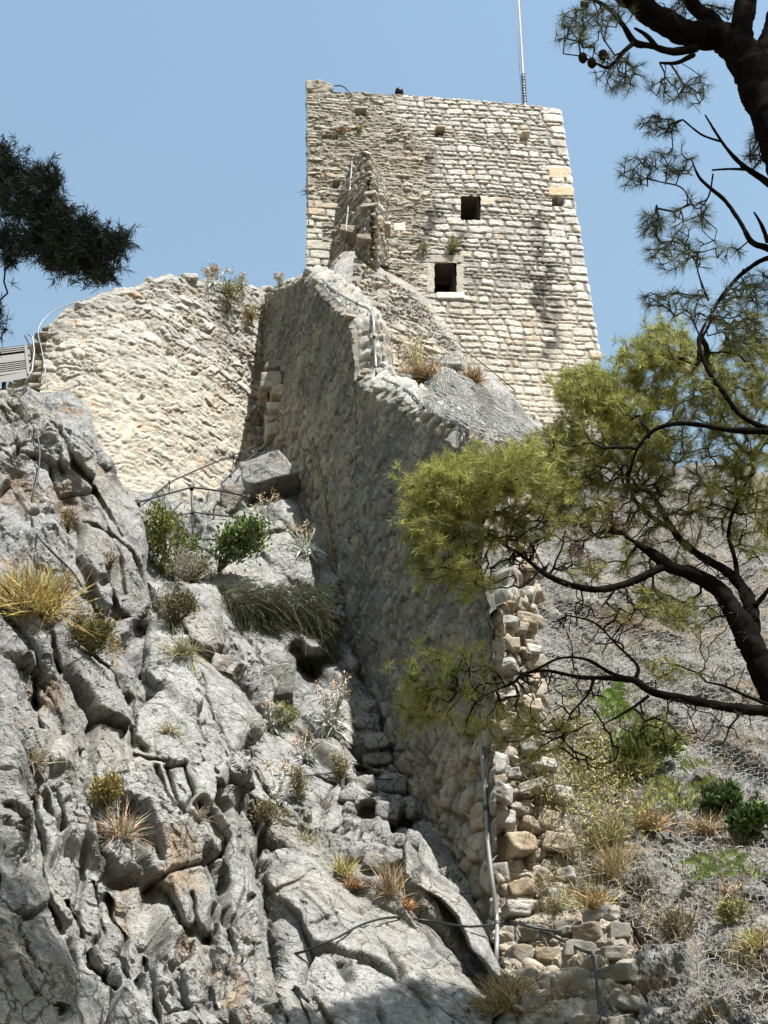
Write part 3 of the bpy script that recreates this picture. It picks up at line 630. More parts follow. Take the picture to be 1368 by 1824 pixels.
    b = Bag(); b.add(P, gridfaces(*u.shape, keep=keep), None, c.reshape(-1, 3))
    # the other three sides, parapet and roof
    back = np.array([0.35, 6.4, 0.0])
    def fn(Pp):
        hh, ee, r1, s1 = blocks_h(Pp[..., 0]*TD[0]+Pp[..., 1], Pp[..., 2], Pp, 0.2, 0.25, 0.6, 3, 1, 0.04, 0.03)
        cc = np.tile(np.array([0.62, 0.60, 0.55]), hh.shape+(1,))*(0.8+0.3*r1)[..., None]; return hh*0.6, mixc(cc, (0.27, 0.24, 0.19), (1-ee)*0.9)
    c00 = TP0+TD*(TU0+0.01); c10 = TP0+TD*(TU1-0.01)
    def z(p, zz): p = p.copy(); p[2] = zz; return p
    zt = ZT-0.10
    for a, bb in ((c00, c00+back), (c10+back, c10), (c00+back, c10+back)):
        Pq, Fq, Cq = ruled([z(a, ZB), z(bb, ZB)], [z(a, zt), z(bb, zt)], 0.06, 0.06, fn); b.add(Pq, Fq, None, Cq.reshape(-1, 3))
    t = 0.5                                                   # parapet thickness: cap and inner faces
    def capfn(Pp): return fbm(Pp*3, 3)*0.03, rockcol(Pp.reshape(-1, 3), (0.55, 0.53, 0.48)).reshape(Pp.shape)
    ztl = ZT-0.06
    o = [c00-TN*0.03, c10-TN*0.03, c10+back, c00+back]; s = [1, 1, -1, -1]
    inn = [c00-TN*t+TD*t, c10-TN*t-TD*t, c10+back+TN*t-TD*t, c00+back+TN*t+TD*t]
    for i in range(4):
        j = (i+1) % 4
        Pq, Fq, Cq = ruled([z(o[i], ztl), z(o[j], ztl)], [z(inn[i], ztl), z(inn[j], ztl)], 0.05, 0.05, capfn); b.add(Pq, Fq, None, Cq.reshape(-1, 3))
        Pq, Fq, Cq = ruled([z(inn[i], ztl), z(inn[j], ztl)], [z(inn[i], ztl-1.3), z(inn[j], ztl-1.3)], 0.2, 0.2, capfn); b.add(Pq, Fq, None, Cq.reshape(-1, 3))
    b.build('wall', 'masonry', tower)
    bb = Bag(); bb.add([z(q, ztl-1.25) for q in inn], [(0, 1, 2, 3)], None, (0.4, 0.38, 0.34)); bb.build('roof', 'masonry', tower)
    # worn parapet stones
    cs = Bag(); x = TU0+0.9; r = np.random.default_rng(5)
    while x < TU1-0.25:
        wdt = r.uniform(0.22, 0.46); hh = r.uniform(0.13, 0.19)
        if x+wdt > TU1-0.5: break
        px_, py_ = proj(TP0+TD*x+np.array([0, 0, ZT-TP0[2]]))
        zz = ZT-0.07-(0.09 if px_ < 690 else 0)
        V, T = rockverts((wdt/2*1.3, 0.26, hh/2*1.3), r.integers(1e6), 3, 8, 0.05, 1)
        V = V@np.array(Matrix.Rotation(-TYAW, 3, 'Z')); ctr = TP0+TD*(x+wdt/2)-TN*0.17; ctr[2] = zz
        cs.add(V+ctr, None, T, rockcol(V+ctr, (0.66, 0.645, 0.60) if px_ > 690 else (0.42, 0.40, 0.34), x)*1.0); x += wdt+0.01
    for sx, sw, sh in ((TU1-0.33, 0.30, 0.16),):
        V, T = rockverts((sw, 0.25, sh/2*1.3), 77, 3, 8, 0.04, 1); V = V@np.array(Matrix.Rotation(-TYAW, 3, 'Z')); ctr = TP0+TD*sx-TN*0.18; ctr[2] = ZT-0.16; cs.add(V+ctr, None, T, rockcol(V+ctr, (0.68, 0.665, 0.62)))
    cs.build('parapet', 'masonry', tower, smooth=True)
    m = Bag(); ctr = tw(571., 152.)+(-TN*0.35)                      # worn stump on the left corner
    for k_, (dx, dz, sx, sz) in enumerate(((-0.02, -0.12, 0.46, 0.30), (-0.14, 0.10, 0.33, 0.26), (0.12, 0.12, 0.34, 0.22), (0.0, -0.30, 0.47, 0.2))):
        V, T = rockverts((sx, 0.42, sz), 50+k_, 4, 10, 0.07, 1); m.add(V+ctr+TD*dx+np.array([0, 0, dz]), None, T, rockcol(V+ctr, (0.36, 0.33, 0.27), 3))
    m.build('merlon', 'masonry', tower)
    # windows, their inner shade darkened into the reveal and recess colours
    for (x0, y0, x1, y1), bar in (((821, 351, 855, 393), False), ((774, 471, 812, 523), True)):
        ua, za = tuv(x0-1, y1+1); ub, _ = tuv(x1+1, y1+1); _, zb = tuv((x0+x1)/2, y0-1); d = 0.75
        fr = Bag(); A = lambda uu, zz, dd: TP0*np.array([1, 1, 0])+TD*uu-TN*dd+np.array([0, 0, zz])
        cs4 = [(ua, za), (ub, za), (ub, zb), (ua, zb)]
        def rev(Pp): return fbm(Pp*6, 3)*0.02, rockcol(Pp.reshape(-1, 3), (0.17, 0.15, 0.12)).reshape(Pp.shape)
        for i in range(4):
            a, b2 = cs4[i], cs4[(i+1) % 4]
            Pq, Fq, Cq = ruled([A(*a, -0.02), A(*b2, -0.02)], [A(*a, d), A(*b2, d)], 0.04, 0.04, rev); fr.add(Pq, Fq, None, Cq.reshape(-1, 3))
        wd = fr.build('window', 'masonry', tower)
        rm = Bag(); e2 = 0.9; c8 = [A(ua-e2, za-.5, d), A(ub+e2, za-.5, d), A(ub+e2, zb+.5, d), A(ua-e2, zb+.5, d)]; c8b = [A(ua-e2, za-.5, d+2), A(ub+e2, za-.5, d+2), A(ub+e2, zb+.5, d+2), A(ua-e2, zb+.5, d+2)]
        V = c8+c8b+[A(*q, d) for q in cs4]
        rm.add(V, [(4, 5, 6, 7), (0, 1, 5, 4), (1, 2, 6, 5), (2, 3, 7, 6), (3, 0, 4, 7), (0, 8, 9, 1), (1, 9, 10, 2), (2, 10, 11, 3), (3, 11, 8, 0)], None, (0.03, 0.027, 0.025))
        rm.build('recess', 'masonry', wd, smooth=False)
        f = Bag(); w_ = 0.05
        def bar3(ax, az, bx, bz, dd):
            p = A(ax, az, dd); q = A(bx, bz, dd); tube(f, [p, q], 0.035, 4)
        bar3(ub-.06, za+.03, ub-.06, zb-.05, 0.30); bar3(ua+.05, zb-.06, ub-.05, zb-.06, 0.30); bar3(ua+.05, za+.03, ua+.05, zb-.05, .30)
        f.build('frame', 'dark', wd)
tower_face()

# -------- broken wall stub bonded into the tower
def slate_fn(base=(0.46, 0.43, 0.37), seed=2, rowh=0.15, grime=0.3, sg=1):
    def fn(P):
        u = P[..., 0]*0.8+P[..., 1]*0.9*sg; hh, e, R, S = blocks_h(u, P[..., 2], P, rowh, 0.16, 0.5, seed, 1.8, 0.10, 0.06)
        c = np.tile(np.asarray(base, float), e.shape+(1,))*(0.7+0.5*R)[..., None]
        c = mixc(c, (0.26, 0.22, 0.17), (1-e)*0.9); c = mixc(c, (0.55, 0.40, 0.26), (S > 0.85)*0.5)
        c = mixc(c, (0.14, 0.14, 0.135), sstep(-.1, .4, fbm(P*2.4+seed, 4))*grime); return hh+fbm(P*2.2+seed, 3)*0.06, c
    return fn
spur = empty('wall_spur', tw(640., 450.)+TN*0.6, 'narrow jagged stub of broken wall jutting from the tower face above the crest', 'wall')
Lp = [tw(x, y)-TN*0.1 for x, y in ((634., 276.), (622., 300.), (606., 340.), (598., 390.), (594., 430.), (590., 475.))]
def tf(x, y, o): 
    return on_plane(float(x), float(y), TP0+TN*o, TN)
Fp = [tf(x, y, o) for x, y, o in ((650, 272, 0.6), (655, 300, 1.2), (660, 340, 1.6), (664, 380, 1.9), (664, 420, 2.0), (664, 470, 2.0))]
Rp = [tw(x, y)-TN*0.1 for x, y in ((655., 270.), (668., 290.), (682., 325.), (690., 350.), (688., 390.), (690., 470.))]
b = Bag()
P_, F_, C_ = ruled(Lp, Fp, 0.022, 0.022, slate_fn((0.36, 0.34, 0.30), 2, 0.19, 0.45, -1)); b.add(P_, F_, None, C_.reshape(-1, 3))
P_, F_, C_ = ruled(Fp, Rp, 0.022, 0.022, slate_fn((0.56, 0.54, 0.48), 6, 0.10, 0.15)); b.add(P_, F_, None, C_.reshape(-1, 3))
b.build('wall', 'masonry', spur)
b = Bag(); r = np.random.default_rng(8)
for i in range(26):
    t = r.random(); k = int(t*4.99); o = Fp[k]*(1-(t*5-k))+Fp[k+1]*(t*5-k); o = o+(Rp[k]-Fp[k])*r.uniform(0, .5)-TN*0.06
    V, T = rockverts(np.array([0.20, 0.17, 0.075])*r.uniform(0.7, 1.3), 300+i, 3, 10, 0.06, 1); V = V@rot_rand(r, 0.12).T
    b.add(V+o, None, T, rockcol(V+o, (0.52, 0.50, 0.44), i))
for (x, y, o, s, c) in ((676, 405, 1.5, (0.13, 0.2, 0.22), (0.34, 0.27, 0.20)), (648, 430, 1.95, (0.24, 0.2, 0.14), (0.36, 0.31, 0.25)), (690, 408, 0.5, (.12, .3, .1), (.58, .48, .38)), (622, 418, 1.3, (0.3, 0.3, 0.16), (0.42, 0.36, 0.28)), (655, 375, 1.7, (.25, .25, .10), (.45, .42, .36))):
    V, T = rockverts(s, int(x), 4, 10, 0.05, 1); q = tf(x, y, o); sb_ = Bag(); sb_.add(V+q, None, T, rockcol(V+q, c, x)); sb_.build('stone', 'masonry', spur)
b.build('facing', 'masonry', spur)

# -------- the long curtain wall (fin)
wall = empty('ruined_wall', fin(700., 1200.), 'long grey ruined wall with a shaded rubble face climbing the gully to the tower', 'wall')
CREST = [(475, 517), (492, 508), (508, 504), (540, 487), (563, 502), (590, 530), (612, 548), (631, 580), (633, 664), (660, 682), (700, 702), (740, 733), (780, 750), (822, 775), (846, 830), (860, 930), (874, 1080)]
BASE = [(475, 840), (540, 930), (600, 1060), (640, 1210), (665, 1300), (720, 1460), (780, 1580), (872, 1760)]
def fu(p): return (p-FA)@FD
cr = np.array([fin(float(x), float(y)) for x, y in CREST]); cu_ = np.maximum.accumulate(np.array([fu(p) for p in cr])+np.arange(len(cr))*1e-3); cz_ = cr[:, 2]
bs = np.array([fin(float(x), float(y)) for x, y in BASE]); bu_ = np.array([fu(p) for p in bs]); bz_ = bs[:, 2]
FU0, FU1 = float(cu_[0]), float(cu_[-1])
def fin_fn(P):
    px, py = proj(P)
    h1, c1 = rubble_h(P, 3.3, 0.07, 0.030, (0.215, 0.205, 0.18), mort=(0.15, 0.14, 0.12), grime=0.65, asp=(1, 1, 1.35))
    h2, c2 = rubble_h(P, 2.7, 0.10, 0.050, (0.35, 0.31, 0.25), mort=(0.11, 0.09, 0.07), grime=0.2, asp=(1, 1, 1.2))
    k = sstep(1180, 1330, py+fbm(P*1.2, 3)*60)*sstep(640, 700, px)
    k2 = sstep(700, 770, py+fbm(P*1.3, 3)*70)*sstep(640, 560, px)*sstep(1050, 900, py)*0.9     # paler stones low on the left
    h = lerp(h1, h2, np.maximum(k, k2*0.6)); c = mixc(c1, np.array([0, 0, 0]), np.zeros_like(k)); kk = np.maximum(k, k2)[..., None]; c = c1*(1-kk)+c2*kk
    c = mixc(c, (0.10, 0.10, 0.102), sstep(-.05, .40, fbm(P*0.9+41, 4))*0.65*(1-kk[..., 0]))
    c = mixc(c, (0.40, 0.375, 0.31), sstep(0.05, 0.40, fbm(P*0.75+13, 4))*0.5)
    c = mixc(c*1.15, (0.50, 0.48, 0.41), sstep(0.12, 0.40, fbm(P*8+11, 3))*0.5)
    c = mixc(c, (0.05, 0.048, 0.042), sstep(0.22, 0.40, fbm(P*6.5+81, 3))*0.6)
    return h+fbm(P*0.8, 3)*0.08, c
def fin_build():
    n = 420; m = 420                                            # columns follow the crest by its length, so steps stay resolved
    dl = np.concatenate([[0], np.cumsum(np.hypot(np.diff(cu_), np.diff(cz_)))]); ss = np.linspace(0, dl[-1], n)
    us = np.interp(ss, dl, cu_); nz = fbm(np.stack([ss*2.2, ss*0, ss*0+9.1], -1), 4)*0.10+fbm(np.stack([ss*9, ss*0, ss*0+3.1], -1), 3)*0.04
    zt = np.interp(ss, dl, cz_)+nz; us = us+fbm(np.stack([ss*3.2, ss*0, ss*0+5.1], -1), 3)*0.05; us = np.maximum.accumulate(us); zb = np.interp(us, bu_, bz_)-0.3
    t = np.linspace(0, 1, m)[:, None]
    P = FA+us[None, :, None]*FD*np.ones((m, 1, 1)); P[..., 2] = zb+(zt-zb)*t
    h, c = fin_fn(P); e = sstep(0, 0.03, 1-t)
    P = P+FN*(h*(0.25+0.75*e)-0.06*(1-e))[..., None]
    pxx, pyy = proj(P); keepf = pxx < np.interp(pyy, [1050, 1090, 1640, 1700], [2000, 880, 888, 895])
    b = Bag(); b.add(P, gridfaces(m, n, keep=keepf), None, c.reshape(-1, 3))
    # cap and back
    th = np.interp(us, [0, 1.5, 4.6, 4.8, 6.6, 7.6, 8.6], [0.65, 0.6, 0.62, 0.55, 0.6, 0.42, 0.30])
    mt = 40; tt = np.linspace(0, 1, mt)[:, None, None]
    top = P[-1]; bk = top-FN*th[:, None]; Q = top*(1-tt)+bk*tt
    w_ = np.sin(tt[..., 0]*np.pi)**0.5
    Qn = normals(Q); Qn = Qn*np.where((Qn[..., 2:3]-Qn[..., 1:2]) < 0, -1, 1); Qn = smooth_n(Qn, 6)
    hq, cq = rubble_h(Q, 3.6, 0.10, 0.07, (0.47, 0.46, 0.43), mort=(0.34, 0.32, 0.28), grime=0.4)
    Q = Q+Qn*((hq+0.10*w_+fbm(Q*2.5, 4)*0.12+ridged(Q*5, 3)*0.03)*w_)[..., None]
    b.add(Q, gridfaces(mt, n), None, cq.reshape(-1, 3))
    k = 40; t2 = np.linspace(0, 1, k)[:, None]; Bk = Q[-1][None]*np.ones((k, 1, 1)); Bk[..., 2] = Q[-1][:, 2]*(1-t2)+(zb-0.5)*t2
    h, c = rubble_h(Bk, 3.3, 0.08, 0.05); b.add(Bk-FN*(h*sstep(0, .1, t2))[..., None], gridfaces(k, n, keep=np.tile(us[None] < FU1-1.1, (k, 1))), None, c.reshape(-1, 3))
    b.build('wall', 'masonry', wall)
    # far end return face towards the curved wall
    # crest stones
    b = Bag(); r = np.random.default_rng(21)
    for i in range(150):
        u = r.uniform(FU0, FU1-0.1); z0 = np.interp(u, cu_, cz_)
        p = FA+FD*u-FN*r.uniform(0.02, 0.6); p[2] = z0-0.03+r.uniform(-.06, .03)
        s = r.uniform(0.05, 0.14)
        V, T = rockverts((s*1.4, s*1.1, s*0.5), 900+i, 3, 12, 0.07, 1); V = V@rot_rand(r, 0.25).T; b.add(V+p, None, T, rockcol(V+p, (0.46, 0.455, 0.43), i))
    # steps on the steep face of the crest
    b.build('crest_stone', 'masonry', wall)
fin_build()
# corner stones that stick out at the far end of the wall
b = Bag()
for i, (x, y, s, c, dy) in enumerate(((492, 657, (0.28, 0.25, 0.13), (0.26, 0.25, 0.23), 0), (482, 688, (0.30, 0.3, 0.24), (0.38, 0.36, 0.32), -.1), (500, 706, (0.24, 0.3, 0.17), (0.52, 0.44, 0.33), -.15), (470, 706, (0.14, 0.2, 0.16), (0.42, 0.31, 0.22), 0), (498, 735, (0.25, 0.3, 0.12), (0.5, 0.48, 0.42), 0), (490, 775, (0.24, 0.3, 0.2), (0.52, 0.49, 0.42), .1), (508, 795, (0.28, 0.3, 0.22), (0.5, 0.47, 0.4), .1), (484, 752, (.16, .2, .1), (.5, .47, .4), .1))):
    V, T = rockverts(np.array(s)*1.05, 70+i, 4, 12, 0.07, 0.5); q = U(float(x), float(y), 20.3+dy); sb_ = Bag(); sb_.add(V+q, None, T, rockcol(V+q, c, i)); sb_.build('corner_stone', 'masonry', wall)

# -------- grey rubble spur behind the crest, against the tower foot
def spur_fn(P):
    px, py = proj(P)
    h, c = rubble_h(P, 3.4, 0.09, 0.06, (0.44, 0.41, 0.34), mort=(0.33, 0.29, 0.23), grime=0.45)
    k = sstep(600, 540, py-0.45*(px-640)+fbm(P*1.5, 3)*40)
    c = mixc(c, (0.27, 0.265, 0.25), k*0.6*sstep(-.4, .2, fbm(P*3, 3))); c = mixc(c, (0.56, 0.46, 0.33), (1-k)*0.4); return h+fbm(P*1.1, 3)*0.12, c
o = mass('buttress_wall', [(572, 512), (590, 470), (606, 452), (628, 444), (660, 462), (690, 482), (720, 497), (745, 515), (770, 538), (782, 560), (800, 585), (822, 620), (835, 650), (850, 700), (830, 740), (700, 760), (600, 640)],
     [(580, 500, 22.4), (628, 450, 22.5), (700, 490, 22.6), (780, 560, 22.6), (830, 650, 22.4), (660, 680, 20.9), (800, 720, 21.2), (630, 560, 21.6), (600, 640, 21.2)], edge=(16, 0.9), step=1.7, jag=3, fn=spur_fn, seed=51)
o.data.materials[0] = MAT['masonry']; tag(o, 'sloping grey rubble buttress wall between the crest and the tower windows', 'wall')
# left face of that spur carries the tape: angled slab
sl = Bag(); P_, F_, C_ = ruled([U(607., 452., 22.0), U(585., 500., 21.8)], [U(632., 446., 21.75), U(626., 520., 21.0)], 0.03, 0.03, lambda P: (fbm(P*3, 3)*0.05, rockcol(P.reshape(-1, 3), (0.46, 0.45, 0.43)).reshape(P.shape)))
q = mk('facing_slab', P_.reshape(-1, 3), F_, 'masonry', o, C_)

# -------- curved wall on the left
def curved():
    o = empty('curved_wall', U(290., 760., 18.2), 'curved cream rubble wall with plants on its top at the left', 'wall')
    K = [(80, 18.5), (140, 18.55), (200, 18.75), (290, 19.3), (350, 19.9), (420, 20.8), (475, 21.6), (530, 22.4), (560, 23.0)]
    path = np.array([U(float(x), 640., y) for x, y in K]); path[:, 2] = 0
    d = np.concatenate([[0], np.cumsum(np.linalg.norm(np.diff(path, axis=0), axis=1))]); n = 430; s = np.linspace(0, d[-1], n)
    XY = np.stack([np.interp(s, d, path[:, i]) for i in range(3)], 1)
    for _ in range(30): XY[1:-1] = (XY[:-2]+2*XY[1:-1]+XY[2:])/4
    tan = np.gradient(XY, axis=0); tan /= np.linalg.norm(tan, axis=1)[:, None]; nr = np.stack([tan[:, 1], -tan[:, 0], tan[:, 2]*0], 1)
    TOPPX = [(70, 596), (80, 588), (92, 574), (104, 563), (118, 551), (132, 543), (160, 533), (190, 521), (230, 516), (262, 500), (290, 494), (305, 490), (320, 496), (345, 493), (362, 500), (380, 512), (410, 508), (432, 512), (450, 510), (472, 517), (520, 512), (600, 520)]
    # height of the top from the outline seen from the path
    zt = np.zeros(n)
    for i in range(n):
        zz = np.linspace(16, 32, 700); Pq = np.tile(XY[i], (700, 1)); Pq[:, 2] = zz; x, y = proj(Pq)
        ty = np.interp(x, [a for a, _ in TOPPX], [b_ for _, b_ in TOPPX]); j = np.argmax(y < ty); zt[i] = zz[j] if y[j] < ty[j] else zz[-1]
    zt += fbm(np.stack([s*3, s*0, s*0+7.7], -1), 4)*0.10
    zb = np.interp(s, [0, s[-1]], [13.6, 17.0])
    m = 340; t = np.linspace(0, 1, m)[:, None]
    P = np.tile(XY[None], (m, 1, 1)); P[..., 2] = zb+(zt-zb)*t
    u = np.tile(s[None], (m, 1)); v = P[..., 2].copy()
    px, py = proj(P)
    hA, eA, RA, SA = blocks_h(u, v+0.04*u, P, 0.30, 0.28, 0.95, 14, 2.0, 0.032, 0.10)
    h2, c2 = rubble_h(np.stack([u*0.8, u*0, v], -1)+40, 3.6, 0.09, 0.036, (0.54, 0.53, 0.48), mort=(0.42, 0.39, 0.32), grime=0.2, asp=(1, 1, 1.5))
    k = sstep(-0.1, 0.25, fbm(P*0.7+13, 3)+0.35*sstep(640, 760, py))*0.5*sstep(500, 380, px)
    low = sstep(620, 720, py+fbm(P, 3)*50)
    h = lerp(h2, hA*(1-0.55*low), k)+ridged(P*3.1, 4)*0.02+fbm(P*1.3, 3)*0.08
    cA = np.tile(np.array([0.60, 0.58, 0.53]), u.shape+(1,))*(0.82+0.25*RA)[..., None]; cA = mixc(cA, (0.36, 0.32, 0.25), (1-eA)*(0.8-0.55*low)); cA = mixc(cA, (0.62, 0.56, 0.44), low*0.65)
    c = c2*(1-k)[..., None]+cA*k[..., None]
    c = mixc(c, (0.60, 0.55, 0.45), low*0.35)
    fl = fbm(P*7, 4); c = c*(1+0.16*fl)[..., None]
    up = sstep(70, 0, py-np.interp(px, [a for a, _ in TOPPX], [b_ for _, b_ in TOPPX])+fbm(P*1.5, 3)*50); c = mixc(c, (0.34, 0.335, 0.32), up*0.65)
    c = mixc(c, (0.52, 0.32, 0.18), sstep(0.28, 0.45, fbm(P*2.6+3, 3))*0.5)
    dk = np.exp(-(segdist(px+fl*14, py, [(385, 545), (395, 600), (440, 640)])/22)**2); c = mixc(c, (0.22, 0.21, 0.19), dk*0.55*sstep(-.2, .3, fl+.1))
    for cx, cy, rr in ((250, 712, 6), (300, 632, 7), (432, 650, 5), (345, 668, 5), (420, 590, 4)):
        cx = cx+fbm(P*7, 3)*9; cy = cy+fbm(P*7+3, 3)*9
        h = h-0.10*np.exp(-(((px-cx)/rr)**2+((py-cy)/(rr*0.8))**2)**2)
    e = sstep(0, 0.03, 1-t)
    P = P+nr[None]*(h*(0.3+0.7*e))[..., None]
    b = Bag(); b.add(P, gridfaces(m, n), None, c.reshape(-1, 3))
    th = 0.5; mt = 22; tt = np.linspace(0, 1, mt)[:, None, None]; Q = P[-1]*(1-tt)+(P[-1]-nr*th)*tt; Q[..., 2] += (fbm(Q*2.5, 4)*0.15+0.04)*np.sin(tt[..., 0]*np.pi)
    cc = rockcol(Q.reshape(-1, 3), (0.46, 0.45, 0.42)); b.add(Q, gridfaces(mt, n), None, cc)
    kk = 40; t2 = np.linspace(0, 1, kk)[:, None]; Bk = np.tile(Q[-1][None], (kk, 1, 1)); Bk[..., 2] = Q[-1][:, 2]*(1-t2)+zb*t2
    h, c = rubble_h(Bk, 3, 0.1, 0.06); b.add(Bk, gridfaces(kk, n), None, c.reshape(-1, 3))
    # broken left end
    A = P[::4, 0]; Bq = A+np.array([-0.85, 1.35, -0.05])+np.array([-0.16, 0.1, 0])*np.sin(np.linspace(0, 17, len(A)))[:, None]*np.linspace(1, 0.5, len(A))[:, None]
    def efn(Pp):
        h, c = rubble_h(Pp, 3.6, 0.16, 0.16, (0.36, 0.33, 0.26), mort=(0.20, 0.17, 0.13), grime=0.5); return h, c
    Pq, Fq, Cq = ruled(A, Bq, 0.025, 0.025, efn, taper=0.1); b.add(Pq, Fq, None, Cq.reshape(-1, 3))
    b.build('wall', 'masonry', o)
    b = Bag(); r = np.random.default_rng(33)
    for i in range(110):
        j = r.integers(2, n-60); p = XY[j]-nr[j]*r.uniform(0.0, 0.75); p[2] = zt[j]-0.05+r.uniform(-.06, .05); sz = r.uniform(0.09, 0.2)
        V, T = rockverts((sz*1.3, sz, sz*0.6), 1500+i, 3, 12, 0.08, 1); V = V@rot_rand(r, 0.3).T; b.add(V+p, None, T, rockcol(V+p, (0.50, 0.49, 0.46), i))
    for i in range(16):
        j = 0; p = XY[0]+np.array([-0.85, 1.35, 0])*r.uniform(0.1, 1.0); p[2] = r.uniform(zt[0]-2.6, zt[0]-0.15)
        sz = r.uniform(0.16, 0.28); V, T = rockverts((sz, sz, sz*0.6), 1700+i, 3, 12, 0.08, 1); V = V@rot_rand(r, 0.2).T; b.add(V+p, None, T, rockcol(V+p, (0.36, 0.34, 0.29), i))
    b.build('crest_stone', 'masonry', o)
curved()

# -------- broken end of the curtain wall: a ragged pier of big stones
def pier_fn(P):
    h, c = rubble_h(P, 2.6, 0.14, 0.09, (0.42, 0.37, 0.29), mort=(0.22, 0.17, 0.12), grime=0.2); h2, _ = rubble_h(P+9, 6, .1, .06)
    return h+h2*0.3+ridged(P*3.5, 4)*0.025, mixc(c, (0.60, 0.58, 0.54), sstep(-.1, .4, fbm(P*1.9, 3))*0.5)
pier = mass('wall_end', [(852, 850), (905, 820), (945, 860), (955, 950), (958, 1080), (958, 1200), (970, 1290), (1000, 1380), (1012, 1440), (1026, 1500), (1032, 1580), (1040, 1640), (1128, 1640), (1138, 1720), (1142, 1870), (930, 1870), (890, 1760), (868, 1700), (862, 1500), (866, 1300), (862, 1080)],
     [(870, 900, 12.95), (950, 900, 13.5), (872, 1080, 12.7), (955, 1090, 13.3), (872, 1400, 12.9), (1000, 1400, 13.3), (872, 1640, 12.95), (1035, 1640, 12.75), (1130, 1660, 12.2), (1140, 1860, 10.8), (900, 1760, 11.85), (940, 1860, 11.0)],
     edge=(26, 0.9), step=1.9, jag=5, fn=pier_fn, seed=61, parent=None)
pier.data.materials[0] = MAT['masonry']
pl = Vector(tuple(wall.location)); pier.data.transform(Matrix.Translation(-pl)); pier.parent = wall
def stones(name, spec, parent, yfn):
    for i, (x, y, w_, h_, br, c) in enumerate(spec):
        pass
b = Bag(); r = np.random.default_rng(90)
PY = tps([(870, 900, 12.95), (950, 900, 13.5), (872, 1080, 12.7), (955, 1090, 13.3), (872, 1400, 12.9), (1000, 1400, 13.3), (872, 1640, 12.95), (1035, 1640, 12.75), (1130, 1660, 12.2), (1140, 1860, 10.8), (900, 1760, 11.85), (940, 1860, 11.0)])
BIG = [(905, 1112, 44, 24), (940, 1108, 40, 26), (912, 1150, 36, 26), (948, 1160, 30, 22), (900, 1190, 50, 24), (945, 1212, 36, 22), (898, 1240, 40, 26), (940, 1262, 44, 26), (895, 1298, 36, 24), (940, 1328, 32, 38), (884, 1365, 46, 42), (960, 1365, 56, 22), (915, 1378, 26, 20),
       (892, 1412, 40, 34), (950, 1405, 56, 24), (996, 1418, 46, 34), (936, 1440, 26, 30), (898, 1462, 50, 34), (975, 1462, 40, 38), (918, 1508, 66, 48), (996, 1505, 62, 36), (962, 1524, 30, 22), (892, 1556, 36, 42), (966, 1560, 36, 44), (930, 1585, 50, 30), (985, 1600, 44, 32), (1008, 1560, 38, 26), (922, 1622, 56, 28), (1012, 1618, 32, 22),
       (905, 1668, 46, 30), (955, 1668, 60, 30), (1010, 1655, 46, 30), (1072, 1632, 62, 28), (1052, 1668, 60, 32), (1102, 1662, 40, 36), (925, 1702, 44, 34), (975, 1705, 48, 34), (1032, 1698, 62, 40), (1090, 1702, 54, 30), (938, 1748, 54, 36), (985, 1755, 46, 34), (1030, 1752, 60, 46), (1100, 1742, 72, 40), (952, 1795, 52, 36), (1005, 1800, 50, 32), (1060, 1792, 46, 34), (1110, 1790, 50, 30), (1040, 1830, 60, 36), (980, 1835, 50, 34), (1100, 1830, 56, 34),
       (900, 1075, 46, 22), (938, 1060, 36, 26), (885, 1030, 40, 28), (930, 1015, 44, 24), (895, 985, 40, 26), (935, 960, 38, 26), (890, 930, 40, 30), (935, 905, 42, 26), (885, 875, 48, 28), (892, 795, 60, 22), (910, 850, 50, 26)]
for i, (x, y, sw, sh) in enumerate(BIG):
    Y0 = float(PY(np.array([float(x)]), np.array([float(y)]))[0])-r.uniform(0.02, 0.16)
    q = U(float(x), float(y), Y0); sc_ = np.linalg.norm(q-CAM)/F_PX
    low = y > 1640
    V, T = rockverts((sw*sc_*0.60, sw*sc_*0.58, sh*sc_*0.60), 2000+i, 4, 14, 0.06, 1); V = V@rot_rand(r, 0.16).T if False else V@np.array(Matrix.Rotation(r.normal()*0.35, 3, 'Z') @ Matrix.Rotation(r.normal()*0.14, 3, 'Y')).T
    base = (0.25, 0.235, 0.20) if low and r.random() < 0.85 else ((0.50, 0.485, 0.45) if r.random() < 0.55 else (0.47, 0.40, 0.31))  # low stones mostly darker: shade at the pier foot put into their colour
    sb_ = Bag(); sb_.add(V+q, None, T, rockcol(V+q, base, i)); sb_.build('stone', 'masonry', wall)
for i in range(240):
    y = r.uniform(850, 1860); xr = np.interp(y, [850, 1290, 1640, 1645, 1860], [945, 965, 1030, 1125, 1135]); x = r.uniform(np.interp(y, [850, 1700, 1860], [868, 885, 945]), xr)
    Y0 = float(PY(np.array([x]), np.array([y]))[0])+(0.12 if y > 1630 else 0.0)-r.uniform(-0.05, 0.06); q = U(x, y, Y0); s = r.uniform(0.05, 0.12)
    V, T = rockverts((s*1.3, s*1.2, s*0.9), 2600+i, 3, 12, 0.07, 0.6); V = V@rot_rand(r, 0.3).T; b.add(V+q, None, T, rockcol(V+q, (0.42, 0.37, 0.30), i))
b.build('broken_stone', 'masonry', wall)
